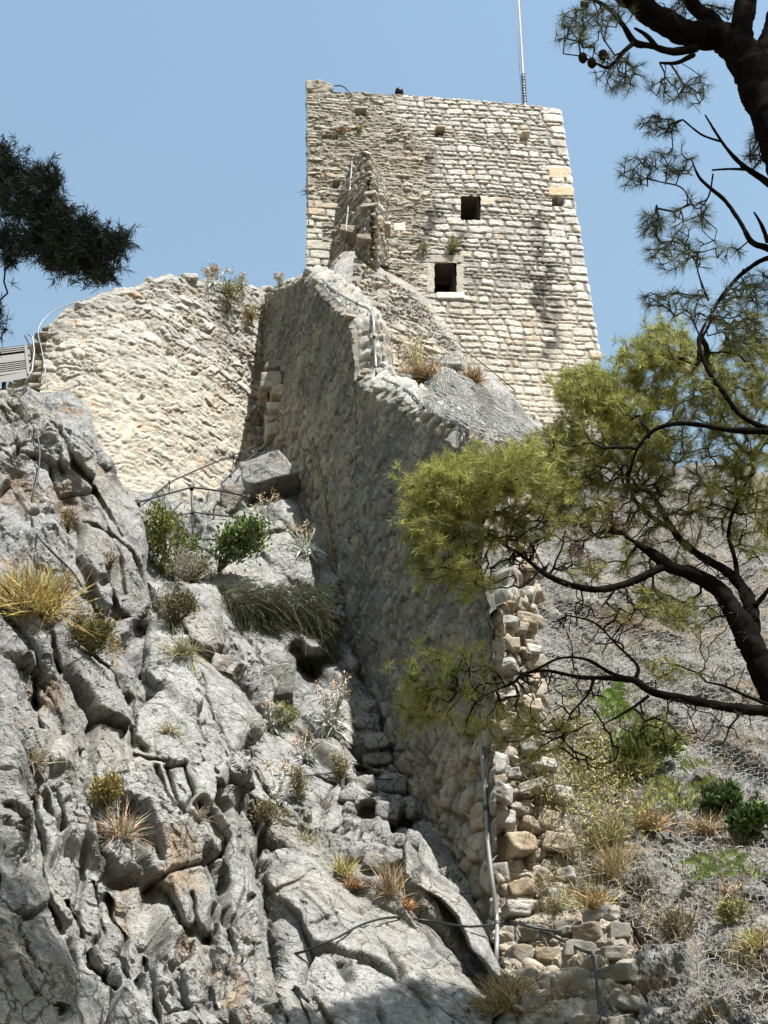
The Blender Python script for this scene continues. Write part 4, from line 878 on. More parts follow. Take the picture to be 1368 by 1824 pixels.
# ------------------------------------------------------------------ placing things on what is built
bpy.context.view_layer.update(); DG = bpy.context.evaluated_depsgraph_get()
def hit(px, py, only=None):
    d = ray(float(px), float(py)); d = d/np.linalg.norm(d)
    ok, loc, nrm, idx, ob, _ = sc.ray_cast(DG, Vector(CAM), Vector(d))
    if not ok: return None, None
    n = np.array(nrm); 
    if n@d > 0: n = -n
    return np.array(loc), n
def H(px, py, off=0.0, Yd=15.0):
    p, n = hit(px, py)
    if p is None: return U(float(px), float(py), Yd)
    return p+(CAM-p)/np.linalg.norm(CAM-p)*off
def mpp(p): return float(np.linalg.norm(np.asarray(p)-CAM))/F_PX          # metres per photo pixel at p

# -------- loose boulders resting on the ledges
def boulder(x, y, w_, h_, label, c, seed, box=0.5, tilt=0.0, Y=None, group=None, sub=5, dep=0.8, back=0.1):
    p = H(x, y) if Y is None else U(float(x), float(y), Y); m = mpp(p)
    V, T = rockverts((w_*m*0.56, w_*m*0.5*dep, h_*m*0.62), seed, sub, 13, 0.05, box)
    V = V@np.array(Matrix.Rotation(tilt, 3, 'Y')); q = p+(p-CAM)/np.linalg.norm(p-CAM)*w_*m*back
    V2 = V+q; n = ridged(V2*5, 4)*0.02+fbm(V2*14, 4)*0.012; V = V*(1+n[:, None]/max(0.15, w_*m*0.4))
    o = mk('boulder', V, None, 'rock', None, rockcol(V2, c, seed), True, T); o.location = tuple(q)
    return tag(o, label, 'boulder', group)
boulder(478, 851, 112, 62, 'big angular grey boulder perched beneath the railing end against the ruined wall', (0.36, 0.36, 0.355), 105, 0.4, 0.2, Y=18.2)
boulder(420, 895, 60, 60, 'squat brown grey boulder under the railing, left of the perched block', (0.33, 0.30, 0.25), 7, 0.4, 0.1, Y=18.7)
boulder(440, 1300, 44, 52, 'rounded boulder nose bulging at the tip of the grey ridge', (0.30, 0.30, 0.28), 9, 0, 0.1, Y=12.6)
boulder(425, 1375, 52, 70, 'upright grey boulder wedged below the nose of the ridge', (0.30, 0.30, 0.28), 12, 0.2, 0.2, Y=12.9)
boulder(493, 1222, 78, 66, 'round shaded boulder under the hanging green bush', (0.30, 0.29, 0.26), 14, 0.1, 0.0, Y=15.1)
boulder(405, 1190, 60, 44, 'pale flat boulder left of the shaded hollow', (0.42, 0.42, 0.41), 16, 0.5, -0.3, Y=14.6)
RUB = [(655, 1262, 40, 26), (690, 1265, 30, 30), (650, 1290, 44, 26), (672, 1322, 52, 30), (672, 1356, 56, 24), (720, 1330, 30, 22), (650, 1400, 44, 34), (700, 1400, 60, 40), (690, 1450, 50, 36), (730, 1440, 30, 40), (655, 1480, 50, 34), (700, 1500, 46, 30), (640, 1520, 44, 26), (672, 1540, 54, 30), (610, 1560, 36, 24), (650, 1575, 46, 26), (690, 1580, 36, 26), (700, 1530, 40, 24), (735, 1500, 30, 30), (620, 1420, 36, 26), (600, 1100, 34, 80), (545, 1180, 40, 24)]
for i, (x, y, a, b_) in enumerate(RUB[:20]):
    boulder(x, y, a, b_, 'small loose angular stone in the shaded gully between slab and ruined wall', (0.34, 0.34, 0.33), 200+i, 0.3, 0.3*math.sin(i*2.3), group='loose stones in the gully', sub=3, back=0.0)
for i, (x, y, a, b_) in enumerate(((768, 695, 90, 60), (790, 652, 62, 24), (712, 682, 46, 36), (905, 735, 60, 34), (860, 760, 70, 34), (968, 770, 70, 40))):
    pass
bpy.context.view_layer.update()

# -------- mound of netted rubble in front of the tower
mound = mass('netted_mound', [(690, 700), (700, 668), (735, 650), (770, 640), (800, 638), (830, 650), (870, 668), (900, 690), (925, 720), (950, 752), (1000, 772), (1010, 800), (930, 830), (840, 815), (800, 760), (740, 730)],
     [(700, 690, 20.6), (760, 645, 21.4), (850, 665, 21.4), (950, 760, 21.2), (1000, 790, 20.8), (800, 740, 19.0), (850, 800, 18.8), (930, 800, 19.6), (850, 720, 20.0)], edge=(30, 1.0), step=2.0, jag=3, seed=71)
mound['kind'] = 'structure'; mound.name = 'terrain_mound'
boulder(795, 655, 64, 26, 'flat white stone on top of the netted mound before the tower', (0.50, 0.50, 0.48), 31, 0.7, 0.1, Y=21.0)
boulder(715, 688, 50, 40, 'grey boulder at the left foot of the netted mound', (0.30, 0.30, 0.29), 33, 0.4, 0, Y=20.2)
boulder(815, 790, 40, 40, 'grey upright stone on the crest beside the strap', (0.42, 0.42, 0.40), 35, 0.3, 0.4, Y=None)
bpy.context.view_layer.update(); DG = bpy.context.evaluated_depsgraph_get()

# -------- hexagonal wire netting over the slope
def netting(name, poly, label, px0, cell, seed, Yf=None, r=0.0032, holes=0.0, slack=0.07, loose=0.05):
    pts = np.array(poly, float); S = []
    rr = np.random.default_rng(seed)
    while len(S) < 60:
        x, y = rr.uniform(pts[:, 0].min(), pts[:, 0].max()), rr.uniform(pts[:, 1].min(), pts[:, 1].max())
        if inside(np.array([x]), np.array([y]), pts)[0]: S.append(U(x, y, float(Yf(np.array([x]), np.array([y]))[0])))
    S = np.array(S); c0 = S.mean(0); u_, s_, vt = np.linalg.svd(S-c0); A, B, N = vt[0], vt[1], vt[2]
    if N@(CAM-c0) < 0: N = -N
    # cells run along the slope
    k = 1.5*cell; hgt = cell*math.sqrt(3); L = 14; ni = int(L/k); nj = int(L/hgt); E0 = []; E1 = []
    I, J = np.meshgrid(np.arange(-ni, ni+1), np.arange(-nj, nj+1)); I = I.ravel(); J = J.ravel()
    cx = I*k; cy = J*hgt+(I % 2)*hgt/2; ang = np.arange(7)*np.pi/3
    segl = []
    for q in (0, 1, 2):
        a = np.stack([cx+cell*np.cos(ang[q]), cy+cell*np.sin(ang[q])], 1); b_ = np.stack([cx+cell*np.cos(ang[q+1]), cy+cell*np.sin(ang[q+1])], 1); segl.append((a, b_))
    a = np.concatenate([s[0] for s in segl]); b_ = np.concatenate([s[1] for s in segl])
    def place(w2):
        j = np.stack([perlin(np.concatenate([w2*2.1, np.full((len(w2), 1), 3.3+seed)], 1)), perlin(np.concatenate([w2*2.1, np.full((len(w2), 1), 8.3+seed)], 1))], 1)*cell*0.9
        w3 = w2+j; P = c0+w3[:, :1]*A+w3[:, 1:]*B; px, py = proj(P)
        ok = inside(px, py, pts) & ((P-CAM)@_f > 1)
        Y = np.where(ok, Yf(np.where(ok, px, pts[0, 0]), np.where(ok, py, pts[0, 1])), 10.0)
        Q = U(np.where(ok, px, 0), np.where(ok, py, 0), Y)
        return Q, ok, px, py
    Pa, oa, pxa, pya = place(a); Pb, ob, _, _ = place(b_)
    ok = oa & ob
    Pa, Pb = Pa[ok], Pb[ok]
    def lift(P): return P+N*(0.02+loose*fbm(P*1.3+seed, 3)*2+slack*fbm(P*6, 2))[:, None]
    Pa, Pb = lift(Pa), lift(Pb)
    keep = rr.random(len(Pa)) > holes; Pa, Pb = Pa[keep], Pb[keep]
    bag = Bag(); m = (Pa+Pb)/2; segs(bag, Pa, m+rr.normal(size=m.shape)*0.006, r); segs(bag, m, Pb, r)
    o = bag.build(name, 'wire'); return tag(o, label, 'netting')
SLOPE = [(948, 1090), (960, 1010), (990, 850), (1100, 815), (1250, 835), (1400, 870), (1420, 1900), (1160, 1900), (1140, 1660), (1045, 1610), (1020, 1440), (975, 1280)]
netting('wire_netting', SLOPE, 'galvanised hexagonal wire netting draped over the rock slope at the right', 0, 0.072, 1, tenv, 0.0034)
netting('wire_netting', [(p[0]+4, p[1]) for p in SLOPE], 'second finer layer of wire mesh lying on the same right slope', 0, 0.055, 5, lambda x, y: tenv(x, y)+0.02, 0.0024, 0.15, 0.06, 0.05)
bpy.context.view_layer.update(); DG = bpy.context.evaluated_depsgraph_get()
MXS, MYS = np.arange(726, 1000, 6.0), np.arange(650, 822, 6.0); MG = np.array([[(hit(x, y)[0][1] if hit(x, y)[0] is not None else 99) for x in MXS] for y in MYS])
for _ in range(2):
    p_ = np.pad(MG, 1, 'edge'); MG = np.minimum.reduce([p_[1:-1, 1:-1], p_[:-2, 1:-1], p_[2:, 1:-1], p_[1:-1, :-2], p_[1:-1, 2:]])
MG = np.minimum(MG, 21.4); MG = boxblur(MG, 1)-0.10
def menv(px, py):
    i = np.clip((np.asarray(px)-726)/6, 0, MG.shape[1]-1.001); j = np.clip((np.asarray(py)-650)/6, 0, MG.shape[0]-1.001); a = i.astype(int); b = j.astype(int); fa = i-a; fb = j-b
    return (MG[b, a]*(1-fa)+MG[b, a+1]*fa)*(1-fb)+(MG[b+1, a]*(1-fa)+MG[b+1, a+1]*fa)*fb
MY = tps([(700, 690, 20.6), (760, 645, 21.4), (850, 665, 21.4), (950, 760, 21.2), (1000, 790, 20.8), (800, 740, 19.0), (850, 800, 18.8), (930, 800, 19.6), (850, 720, 20.0)])
netting('wire_netting', [(738, 700), (780, 662), (845, 664), (898, 692), (940, 745), (975, 780), (930, 805), (880, 790), (820, 760), (775, 735)], 'crumpled wire netting over the small mound below the tower windows', 0, 0.125, 9, menv, 0.0050, 0, 0.05, 0.03)

# -------- straps, cables, conduits
def line(name, pxs, rad, m, label, cat, off=0.04, n=6, Ys=None, flat=False, sub=5, clamps=()):
    P = []
    for k, q in enumerate(pxs):
        P.append(H(q[0], q[1], off) if len(q) == 2 else U(float(q[0]), float(q[1]), float(q[2])))
    P = np.array(P); K = len(P); t = np.linspace(0, K-1, (K-1)*sub+1)
    S = np.zeros((len(t), 3))
    for i, tt in enumerate(t):                                     # Catmull-Rom through the points
        a = min(int(tt), K-2); f = tt-a; p0, p1, p2, p3 = P[max(a-1, 0)], P[a], P[a+1], P[min(a+2, K-1)]
        S[i] = 0.5*((2*p1)+(-p0+p2)*f+(2*p0-5*p1+4*p2-p3)*f*f+(-p0+3*p1-3*p2+p3)*f**3)
    org = S.mean(0); o = empty(name, org, label, cat) if clamps else None
    b = Bag()
    if flat:
        T = np.gradient(S, axis=0); v = CAM-S; wv = np.cross(T, v); wv /= np.linalg.norm(wv, axis=1)[:, None]; nn = np.cross(wv, T); nn /= np.linalg.norm(nn, axis=1)[:, None]
        a, c = wv*rad, nn*0.006
        V = np.stack([S-a-c, S+a-c, S+a+c, S-a+c], 1).reshape(-1, 3); Q = []
        for i in range(len(S)-1):
            for j in range(4): Q.append((4*i+j, 4*i+(j+1) % 4, 4*i+4+(j+1) % 4, 4*i+4+j))
        Q += [(3, 2, 1, 0), (4*len(S)-4, 4*len(S)-3, 4*len(S)-2, 4*len(S)-1)]
        b.add(V-(0 if o else 0), Q)
    else: tube(b, S, rad, n)
    if o:
        b.build('strap' if flat else 'cable', m, o)
        for (x, y) in clamps:
            d = np.array([math.hypot(*(np.array(proj(s))-(x, y))) for s in S]); s = S[d.argmin()]; cb = Bag(); r_ = rad*1.9
            V, T = rockverts((r_, r_, r_*1.1), 3, 2, 2, 0.0, 1); cb.add(V+s, None, T); cb.build('clamp', 'steel', o)
        return o
    ob = b.build(name, m); return tag(ob, label, cat)
line('grounding_strap', [(627, 287), (624, 330), (620, 372), (616, 410), (612, 447)], 0.020, 'tape', 'grey metal strap running straight down the shaded stub on the tower face', 'strap', 0.12, flat=True, clamps=[(620, 376)])
line('grounding_strap', [(634, 444), (618, 448), (606, 456), (598, 475), (588, 500)], 0.018, 'tape', 'short pale metal strap bending over the head of the buttress wall', 'strap', 0.08, flat=True, clamps=[(600, 466)])
line('grounding_strap', [(572, 496), (600, 520), (636, 541), (658, 552), (665, 570), (666, 600), (669, 640), (672, 662), (688, 677), (706, 684)], 0.019, 'tape', 'pale metal strap over the upper crest with a sharp bend and black clamps', 'strap', 0.10, flat=True, clamps=[(666, 602), (671, 656), (638, 542)])
line('grounding_strap', [(706, 684), (735, 702), (757, 726), (790, 745), (815, 756), (828, 764), (822, 785), (814, 808)], 0.018, 'tape', 'pale metal strap lying along the lower crest beside the netted mound', 'strap', 0.09, flat=True, clamps=[(757, 722)])
line('conduit', [(850, 1270), (858, 1340), (866, 1440), (869, 1500), (877, 1570), (885, 1635), (885, 1690), (881, 1752)], 0.022, 'tape', 'long grey conduit running down the broken end of the ruined wall', 'conduit', 0.10, n=8, clamps=[(864, 1442), (885, 1642)])
line('cable', [(478, 1708), (540, 1695), (600, 1670), (650, 1645), (700, 1634), (760, 1640), (830, 1650), (884, 1646), (905, 1640), (940, 1650), (1000, 1660)], 0.012, 'cable', 'thin black cable sagging across the lower grey slab to the conduit', 'cable', 0.10)
line('cable', [(925, 1642), (980, 1665), (1035, 1692), (1054, 1700), (1060, 1730), (1066, 1780), (1072, 1840)], 0.014, 'cable', 'black cable dropping over the dark stones at the bottom of the wall end', 'cable', 0.10)
line('cable', [(44, 598, 15.4), (60, 632, 14.6), (58, 660, 14.3), (45, 690, 13.9), (24, 700, 13.5), (36, 712), (52, 745), (66, 775), (71, 810), (66, 850), (58, 890), (58, 930), (70, 958), (100, 990), (130, 1020), (146, 1046)], 0.011, 'cable', 'black cable hanging down the upper left cliff from the floodlight', 'cable', 0.10)
line('cable', [(458, 1387), (500, 1380), (540, 1382), (600, 1376), (640, 1372), (680, 1388), (730, 1384)], 0.008, 'cable', 'thin dark root like cable crossing the slab below the silver plants', 'cable', 0.05)
line('cable', [(66, 588), (72, 572), (96, 556), (130, 540), (165, 527)], 0.02, 'tape', 'pale strap running over the sloping left end of the curved wall', 'strap', 0.0, Ys=1) if False else line('strap', [(84, 690, 18.0), (80, 655, 18.0), (74, 622, 18.1), (68, 592, 18.3), (76, 572, 18.4), (98, 553, 18.5), (130, 540, 18.6), (165, 529, 18.7)], 0.010, 'tape', 'pale strap hanging from the left end of the curved wall', 'strap', 0)
line('cable', [(545, 145, 23.85), (546, 180, 23.9), (548, 240, 23.9), (548, 300, 23.92), (550, 400, 23.95)], 0.012, 'cable', 'thin cable running down the left corner of the tower', 'cable', 0)
# handrail pipe on the tower top by the stump
line('pipe_rail', [(596, 153, 24.2), (608, 153, 24.1), (618, 159, 24.05), (626, 168, 24.05)], 0.02, 'steel', 'short bent metal pipe beside the stump on the tower top', 'rail', 0)
# cable handrail right of the mound
o = empty('cable_handrail', H(918, 715), 'black cable handrail slanting past the netted mound before the tower', 'handrail')
b = Bag(); pts = [H(x, y, .25) for x, y in ((816, 608), (832, 626), (875, 660), (917, 695))]; tube(b, pts, 0.014, 5)
tube(b, [H(917, 695, .25), H(900, 706, .2), H(880, 722, .1)], 0.012, 5); b.build('rail', 'steel', o)
b = Bag(); tube(b, [H(917, 695, .25), H(918, 726, .1)], 0.018, 6); b.build('post', 'steel', o)
line('cable', [(893, 722), (925, 752), (960, 775), (1000, 800)], 0.013, 'cable', 'black cable running down the stony bank right of the netted mound', 'cable', 0.12)

# -------- railing below the curved wall
rail = empty('railing', U(340., 930., 16.9), 'dark steel pipe railing with black joints below the curved wall', 'railing')
def pipe(nm, pts, r=0.021):
    r = r*0.75
    b = Bag(); tube(b, [U(float(x), float(y), float(Y)) for x, y, Y in pts], r, 8); return b.build(nm, 'steel', rail)
pipe('post', [(341, 866, 16.9), (343, 912, 16.95), (344, 960, 17.0), (344, 985, 17.0)], 0.026); pipe('post', [(245, 897, 15.6), (246, 930, 15.6)], 0.026)
pipe('rail', [(232, 898, 15.4), (245, 895, 15.6), (290, 882, 16.3), (341, 868, 16.9), (390, 874, 17.3), (440, 884, 17.7)])
pipe('rail', [(316, 919, 16.7), (343, 912, 16.95), (370, 916, 17.1), (440, 923, 17.7)], 0.018)
pipe('rail', [(344, 960, 17.0), (373, 960, 17.2), (400, 964, 17.4)], 0.018)
pipe('rail', [(238, 910, 15.9), (262, 893, 16.2), (302, 859, 17.2), (360, 833, 18.4), (416, 811, 19.3), (470, 788, 20.3)], 0.017)
pipe('rail', [(472, 796, 20.2), (462, 804, 20.0), (430, 826, 19.2), (408, 848, 18.7), (394, 862, 18.2), (398, 872, 17.9), (436, 884, 17.6)], 0.02)
for i, (x, y, Y, s) in enumerate(((341, 868, 16.9, 1.2), (343, 912, 16.95, 1), (344, 960, 17.0, 1), (245, 896, 15.6, 1.25), (369, 915, 17.1, .8), (372, 960, 17.2, .8), (302, 859, 17.2, .8), (416, 811, 19.3, .8), (410, 848, 18.7, .8), (442, 885, 17.7, .9), (462, 804, 20.1, .9))):
    V, T = rockverts(np.array([0.045, 0.045, 0.05])*s, 3+i, 3, 3, 0.0, 1); p = U(float(x), float(y), Y); b = Bag(); b.add(V+p, None, T); b.build('joint', 'steel', rail)
for x, y, Y, y2 in ((416, 811, 19.3, 835), (302, 859, 17.2, 880)): pipe('bracket', [(x, y, Y), (x-1, y2, Y+0.4)], 0.012)

# -------- floodlight housing on the rock at the far left
fl = empty('floodlight', U(-40., 690., 14.4), 'grey finned floodlight housing at the left edge by the curved wall end', 'floodlight')
MAT['fin'] = simple('black_fins', (0.03, 0.03, 0.03), 0.5)
def lp(x, y, Y): return U(float(x), float(y), Y)
a0 = lp(43, 615, 14.0); ax = lp(-110, 634, 13.7)-a0; ay = lp(48, 664, 14.0)-a0; az = (a0-CAM)/np.linalg.norm(a0-CAM)*0.30+np.array([0, 0, 0.02])
def hexa(bag, o_, u_, v_, w_): 
    V = [o_, o_+u_, o_+u_+v_, o_+v_, o_+w_, o_+u_+w_, o_+u_+v_+w_, o_+v_+w_]
    bag.add(V, [(0, 1, 2, 3), (7, 6, 5, 4), (0, 4, 5, 1), (1, 5, 6, 2), (2, 6, 7, 3), (3, 7, 4, 0)])
b = Bag(); hexa(b, a0+ay*0.02+az*0.15, ax, ay*0.96, az*0.85); b.build('body', 'fin', fl, smooth=False)
b = Bag(); hexa(b, a0+ay*0.28, ax, ay*0.26, az); hexa(b, a0+ay*0.86, ax, ay*0.10, az); hexa(b, a0+ay*0.96, ax*0.9+ay*.1, ay*0.22, az*0.6); b.build('housing', 'lamp', fl, smooth=False)
for k in (0.02, 0.09, 0.16, 0.58, 0.65, 0.72, 0.79):
    b = Bag(); hexa(b, a0+ay*k, ax, ay*0.035, az*0.9); b.build('cooling_fin', 'lamp', fl, smooth=False)
b = Bag(); hexa(b, a0-ax*0.035+ay*0.02-az*0.05, ax*0.035, ay*1.02, az*1.1); b.build('end_plate', 'lamp', fl, smooth=False)
b = Bag()
for k in (.2, .45, .7): hexa(b, a0-ax*0.06+ay*k+az*.3, ax*0.03, ay*0.12, az*.4)
b.build('bolt', 'lamp', fl, smooth=False)
b = Bag(); tube(b, [lp(8, 664, 14.1), lp(7, 684, 14.1), lp(6, 705, 14.1)], 0.03, 8); tube(b, [lp(-60, 660, 14.1), lp(-60, 760, 14.1)], 0.05, 8); b.build('mounting_arm', 'lamp', fl)
b = Bag(); tube(b, [lp(50, 595, 14.1)+np.array([0, 0, -.0]), lp(58, 600, 14.1), lp(61, 625, 14.1), lp(57, 660, 14.0), lp(44, 684, 13.9)], 0.012, 6); b.build('power_lead', 'tape', fl)

# -------- flagpole with its halyard
fp = tf(935., 186., -0.45); fb = fp.copy(); fb[2] -= 1.0
pole = empty('flagpole', fb, 'slim pale flagpole with a spiralled foot and halyard on the tower roof', 'flagpole')
topp = fp+(tf(920., -60., -0.45)-fp)
b = Bag(); tube(b, [fb, fp, topp], [0.045, 0.04, 0.03], 8); b.build('pole', simple('white_pole', (0.30, 0.30, 0.31), 0.4), pole)
b = Bag(); k = np.linspace(0, 1, 140); base = fp[None]+(topp-fp)[None]*(k[:, None]*0.20); a = k*2*np.pi*11
tube(b, base+np.stack([np.cos(a)*0.055, np.sin(a)*0.055, a*0], 1), 0.013, 4); b.build('spiral_rope', simple('dark_rope', (0.08, 0.07, 0.10), 0.8), pole)
b = Bag(); tube(b, [fp+np.array([-.09, 0, .0]), topp+np.array([-.09, 0, 0])], 0.006, 4); b.build('halyard', 'cable', pole)

# -------- person looking over the parapet
def person():
    loc = tf(711., 166., -0.80); zt = tf(711., 162., -0.80)[2]
    feet = loc.copy(); feet[2] = zt-1.72
    o = empty('person', feet, 'person with dark hair standing behind the parapet on the tower top, only the head showing', 'person')
    J = [((0, 0, .92), .13), ((0, -.02, 1.15), .13), ((0, -.02, 1.38), .14), ((0, -.02, 1.47), .06), ((0, -.05, 1.55), .085), ((0, -.05, 1.63), .085),
         ((.10, 0, .88), .09), ((.11, .0, .48), .065), ((.11, .02, .09), .045), ((.11, -.13, .05), .04), ((-.10, 0, .88), .09), ((-.11, .0, .48), .065), ((-.11, .02, .09), .045), ((-.11, -.13, .05), .04),
         ((.18, -.02, 1.37), .055), ((.26, -.05, 1.12), .042), ((.20, -.27, 1.06), .032), ((.19, -.35, 1.05), .03), ((-.18, -.02, 1.37), .055), ((-.26, -.05, 1.12), .042), ((-.20, -.27, 1.06), .032), ((-.19, -.35, 1.05), .03)]
    E = [(0, 1), (1, 2), (2, 3), (3, 4), (4, 5), (0, 6), (6, 7), (7, 8), (8, 9), (0, 10), (10, 11), (11, 12), (12, 13), (2, 14), (14, 15), (15, 16), (16, 17), (2, 18), (18, 19), (19, 20), (20, 21)]
    me = bpy.data.meshes.new('body'); me.from_pydata([j[0] for j in J], E, []); ob = bpy.data.objects.new('body', me); COL.objects.link(ob); ob.parent = o
    sk = ob.modifiers.new('skin', 'SKIN'); ob.modifiers.new('sub', 'SUBSURF').levels = 2
    for v, j in zip(me.skin_vertices[0].data, J): v.radius = (j[1], j[1])
    me.skin_vertices[0].data[0].use_root = True
    me.materials.append(simple('skin', (0.35, 0.22, 0.16), 0.6))
    V, T = ICO[4]; V = V*np.array([.125, .14, .14]); V = V*(1+0.10*fbm(V*22, 3)[:, None]); V = V[:, :]+np.array([0, -.045, 1.60]); mk('hair', V, None, simple('dark_hair', (0.012, 0.010, 0.012), 0.5), o, None, True, T)
    V, T = ICO[4]; V = V*np.array([.21, .15, .30])+np.array([0, -.01, 1.16]); mk('shirt', V, None, simple('navy_shirt', (0.03, 0.035, 0.06), 0.8), o, None, True, T)
person()
# ------------------------------------------------------------------ vegetation
bpy.context.view_layer.update(); DG = bpy.context.evaluated_depsgraph_get()
def dirs(n, r, up=(0, 0, 1), spread=1.0):
    d = r.normal(size=(n, 3))*spread+np.asarray(up, float); return d/np.linalg.norm(d, axis=1)[:, None]
def cvar(c, n, r, v=0.22):
    c = np.asarray(c, float); c = c*0.85+c.mean()*0.15; return np.clip(c*(1+r.normal(size=(n, 1))*v)*(1+r.normal(size=(n, 3))*0.06), 0.005, 0.9)
def grass(name, x, y, w_, h_, c, label, n=260, lean=(0, 0, 1), seed=0, droop=0.25, spread=0.55, c2=None, width=0.007, cat='grass tuft', group=None):
    """tuft of blades whose silhouette is about w_ x h_ photo pixels, rooted at (x, y)"""
    r = np.random.default_rng(seed+int(x*7+y)); p = H(x, y); m = mpp(p); o = empty(name, p, label, cat, group)
    b = Bag(); P = p+r.normal(size=(n, 3))*np.array([w_*m*0.13, w_*m*0.10, w_*m*0.05])
    D = dirs(n, r, lean, spread); D[:, 0] *= max(0.5, w_/h_); L = h_*m*r.uniform(0.25, 1.15, n); D = D+np.array([0, 0, 0.0])
    C = cvar(c, n, r); 
    if c2 is not None: k = r.random(n) < 0.4; C[k] = cvar(c2, int(k.sum()), r)
    blades(b, P, D, L, width, C, droop); b.build('blade', 'leaf', o).name = 'foliage'
    return o
def bush(name, x, y, w_, h_, c, label, n=1500, seed=0, c2=None, leaf=0.03, lw=0.008, stems=18, cat='shrub', group=None, up=0.35, root=(0, 0.45), inner=0.45, droop=0.0):
    """rounded bush: woody stems from the root with small leaves through the dome"""
    r = np.random.default_rng(seed+int(x*5+y)); p, nr_ = hit(x+root[0]*w_, y+root[1]*h_)
    if p is None: p = U(float(x), float(y), 16.); nr_ = np.array([0, -1, 0])
    m = mpp(p); o = empty(name, p, label, cat, group)
    out = (CAM-p)/np.linalg.norm(CAM-p); c0 = p-R_*(root[0]*w_*m)+U_*(root[1]*h_*m)+out*0.30*min(w_, h_)*m
    rad = np.array([w_*m*0.5, h_*m*0.5, 0.42*min(w_, h_)*m]); Bs = np.stack([R_, U_, out])
    q = r.normal(size=(n, 3)); q /= np.linalg.norm(q, axis=1)[:, None]; q *= (r.random(n)**(1/3*(1-inner)+0.08))[:, None]
    q *= (1+0.55*perlin(q*1.5+seed+x)+0.35*perlin(q*3.7+seed+x))[:, None]; q[:, 1] -= 0.12*q[:, 0]**2
    ncl = 12; ce = r.normal(size=(ncl, 3)); ce /= np.linalg.norm(ce, axis=1)[:, None]; ce *= r.uniform(0.35, 1.05, (ncl, 1)); w3 = r.integers(0, ncl, n); mm = r.random(n) < 0.72; q[mm] = ce[w3[mm]]+r.normal(size=(int(mm.sum()), 3))*r.uniform(0.14, 0.26, ncl)[w3[mm]][:, None]
    P = c0+(q*rad)@Bs
    sb = Bag()
    for i in range(stems):
        t = P[r.integers(n)]; mid = p*0.45+t*0.55+r.normal(size=3)*0.03*w_*m+np.array([0, 0, 0.05*h_*m]); tube(sb, [p, mid, t], [0.008, 0.006, 0.003], 4, (0.20, 0.15, 0.10))
    k = r.integers(0, n, n//4); segs(sb, P[k], P[k]-(P[k]-p)*0.16+r.normal(size=(len(k), 3))*0.01, 0.0018, (0.22, 0.17, 0.11))
    sb.build('stem', 'bark', o)
    b = Bag(); D = (P-p)/np.linalg.norm(P-p, axis=1)[:, None]*0.6+r.normal(size=(n, 3))*0.6+np.array([0, 0, up])
    C = cvar(c, n, r)
    if c2 is not None: kk = r.random(n) < 0.35; C[kk] = cvar(c2, int(kk.sum()), r)
    blades(b, P, D, leaf*r.uniform(0.6, 1.3, n), lw, C, droop, mid=0.5); b.build('foliage', 'leaf', o)
    return o
def silver(x, y, w_, h_, label, seed=0, stalks=9, leaves=90, tall=1.0, group=None):
    """felted grey rosette with upright dry flower stalks"""
    r = np.random.default_rng(seed+int(x)); p = H(x, y, 0.02); m = mpp(p); o = empty('silver_plant', p, label, 'plant', group); b = Bag()
    P = p+r.normal(size=(leaves, 3))*w_*m*0.08; D = dirs(leaves, r, (0, -0.2, 0.25), 0.9)
    blades(b, P, D, w_*m*r.uniform(0.22, 0.48, leaves), 0.028, cvar((0.50, 0.51, 0.45), leaves, r, 0.15), 0.35, mid=0.55)
    b.build('rosette', 'leaf', o); b = Bag(); f = Bag(); bl = Bag()
    for i in range(stalks):
        d = np.array([r.normal()*0.30, -abs(r.normal())*0.2, 1.0]); L = h_*m*r.uniform(0.55, 1.0)*tall; pts = [p, p+d*L*0.5+r.normal(size=3)*0.01, p+d*L+np.array([r.normal()*0.03, 0, 0])]
        tube(b, pts, [0.009, 0.007, 0.005], 5, (0.48, 0.46, 0.38)); k = 14; tt = r.uniform(0.2, 0.95, k)[:, None]; Q = pts[0]+(pts[2]-pts[0])*tt
        blades(bl, Q, dirs(k, r, (0, 0, 0.5), 0.7), 0.07, 0.018, cvar((0.50, 0.50, 0.44), k, r, 0.15), 0.2)
        k = 16; blades(f, pts[2]+r.normal(size=(k, 3))*0.03, dirs(k, r, (0, 0, 0.6), 0.9), 0.045, 0.016, cvar((0.48, 0.33, 0.18), k, r, 0.25))
    if stalks: b.build('stalk', 'leaf', o); bl.build('foliage', 'leaf', o); f.build('blossoms', 'leaf', o)
    return o
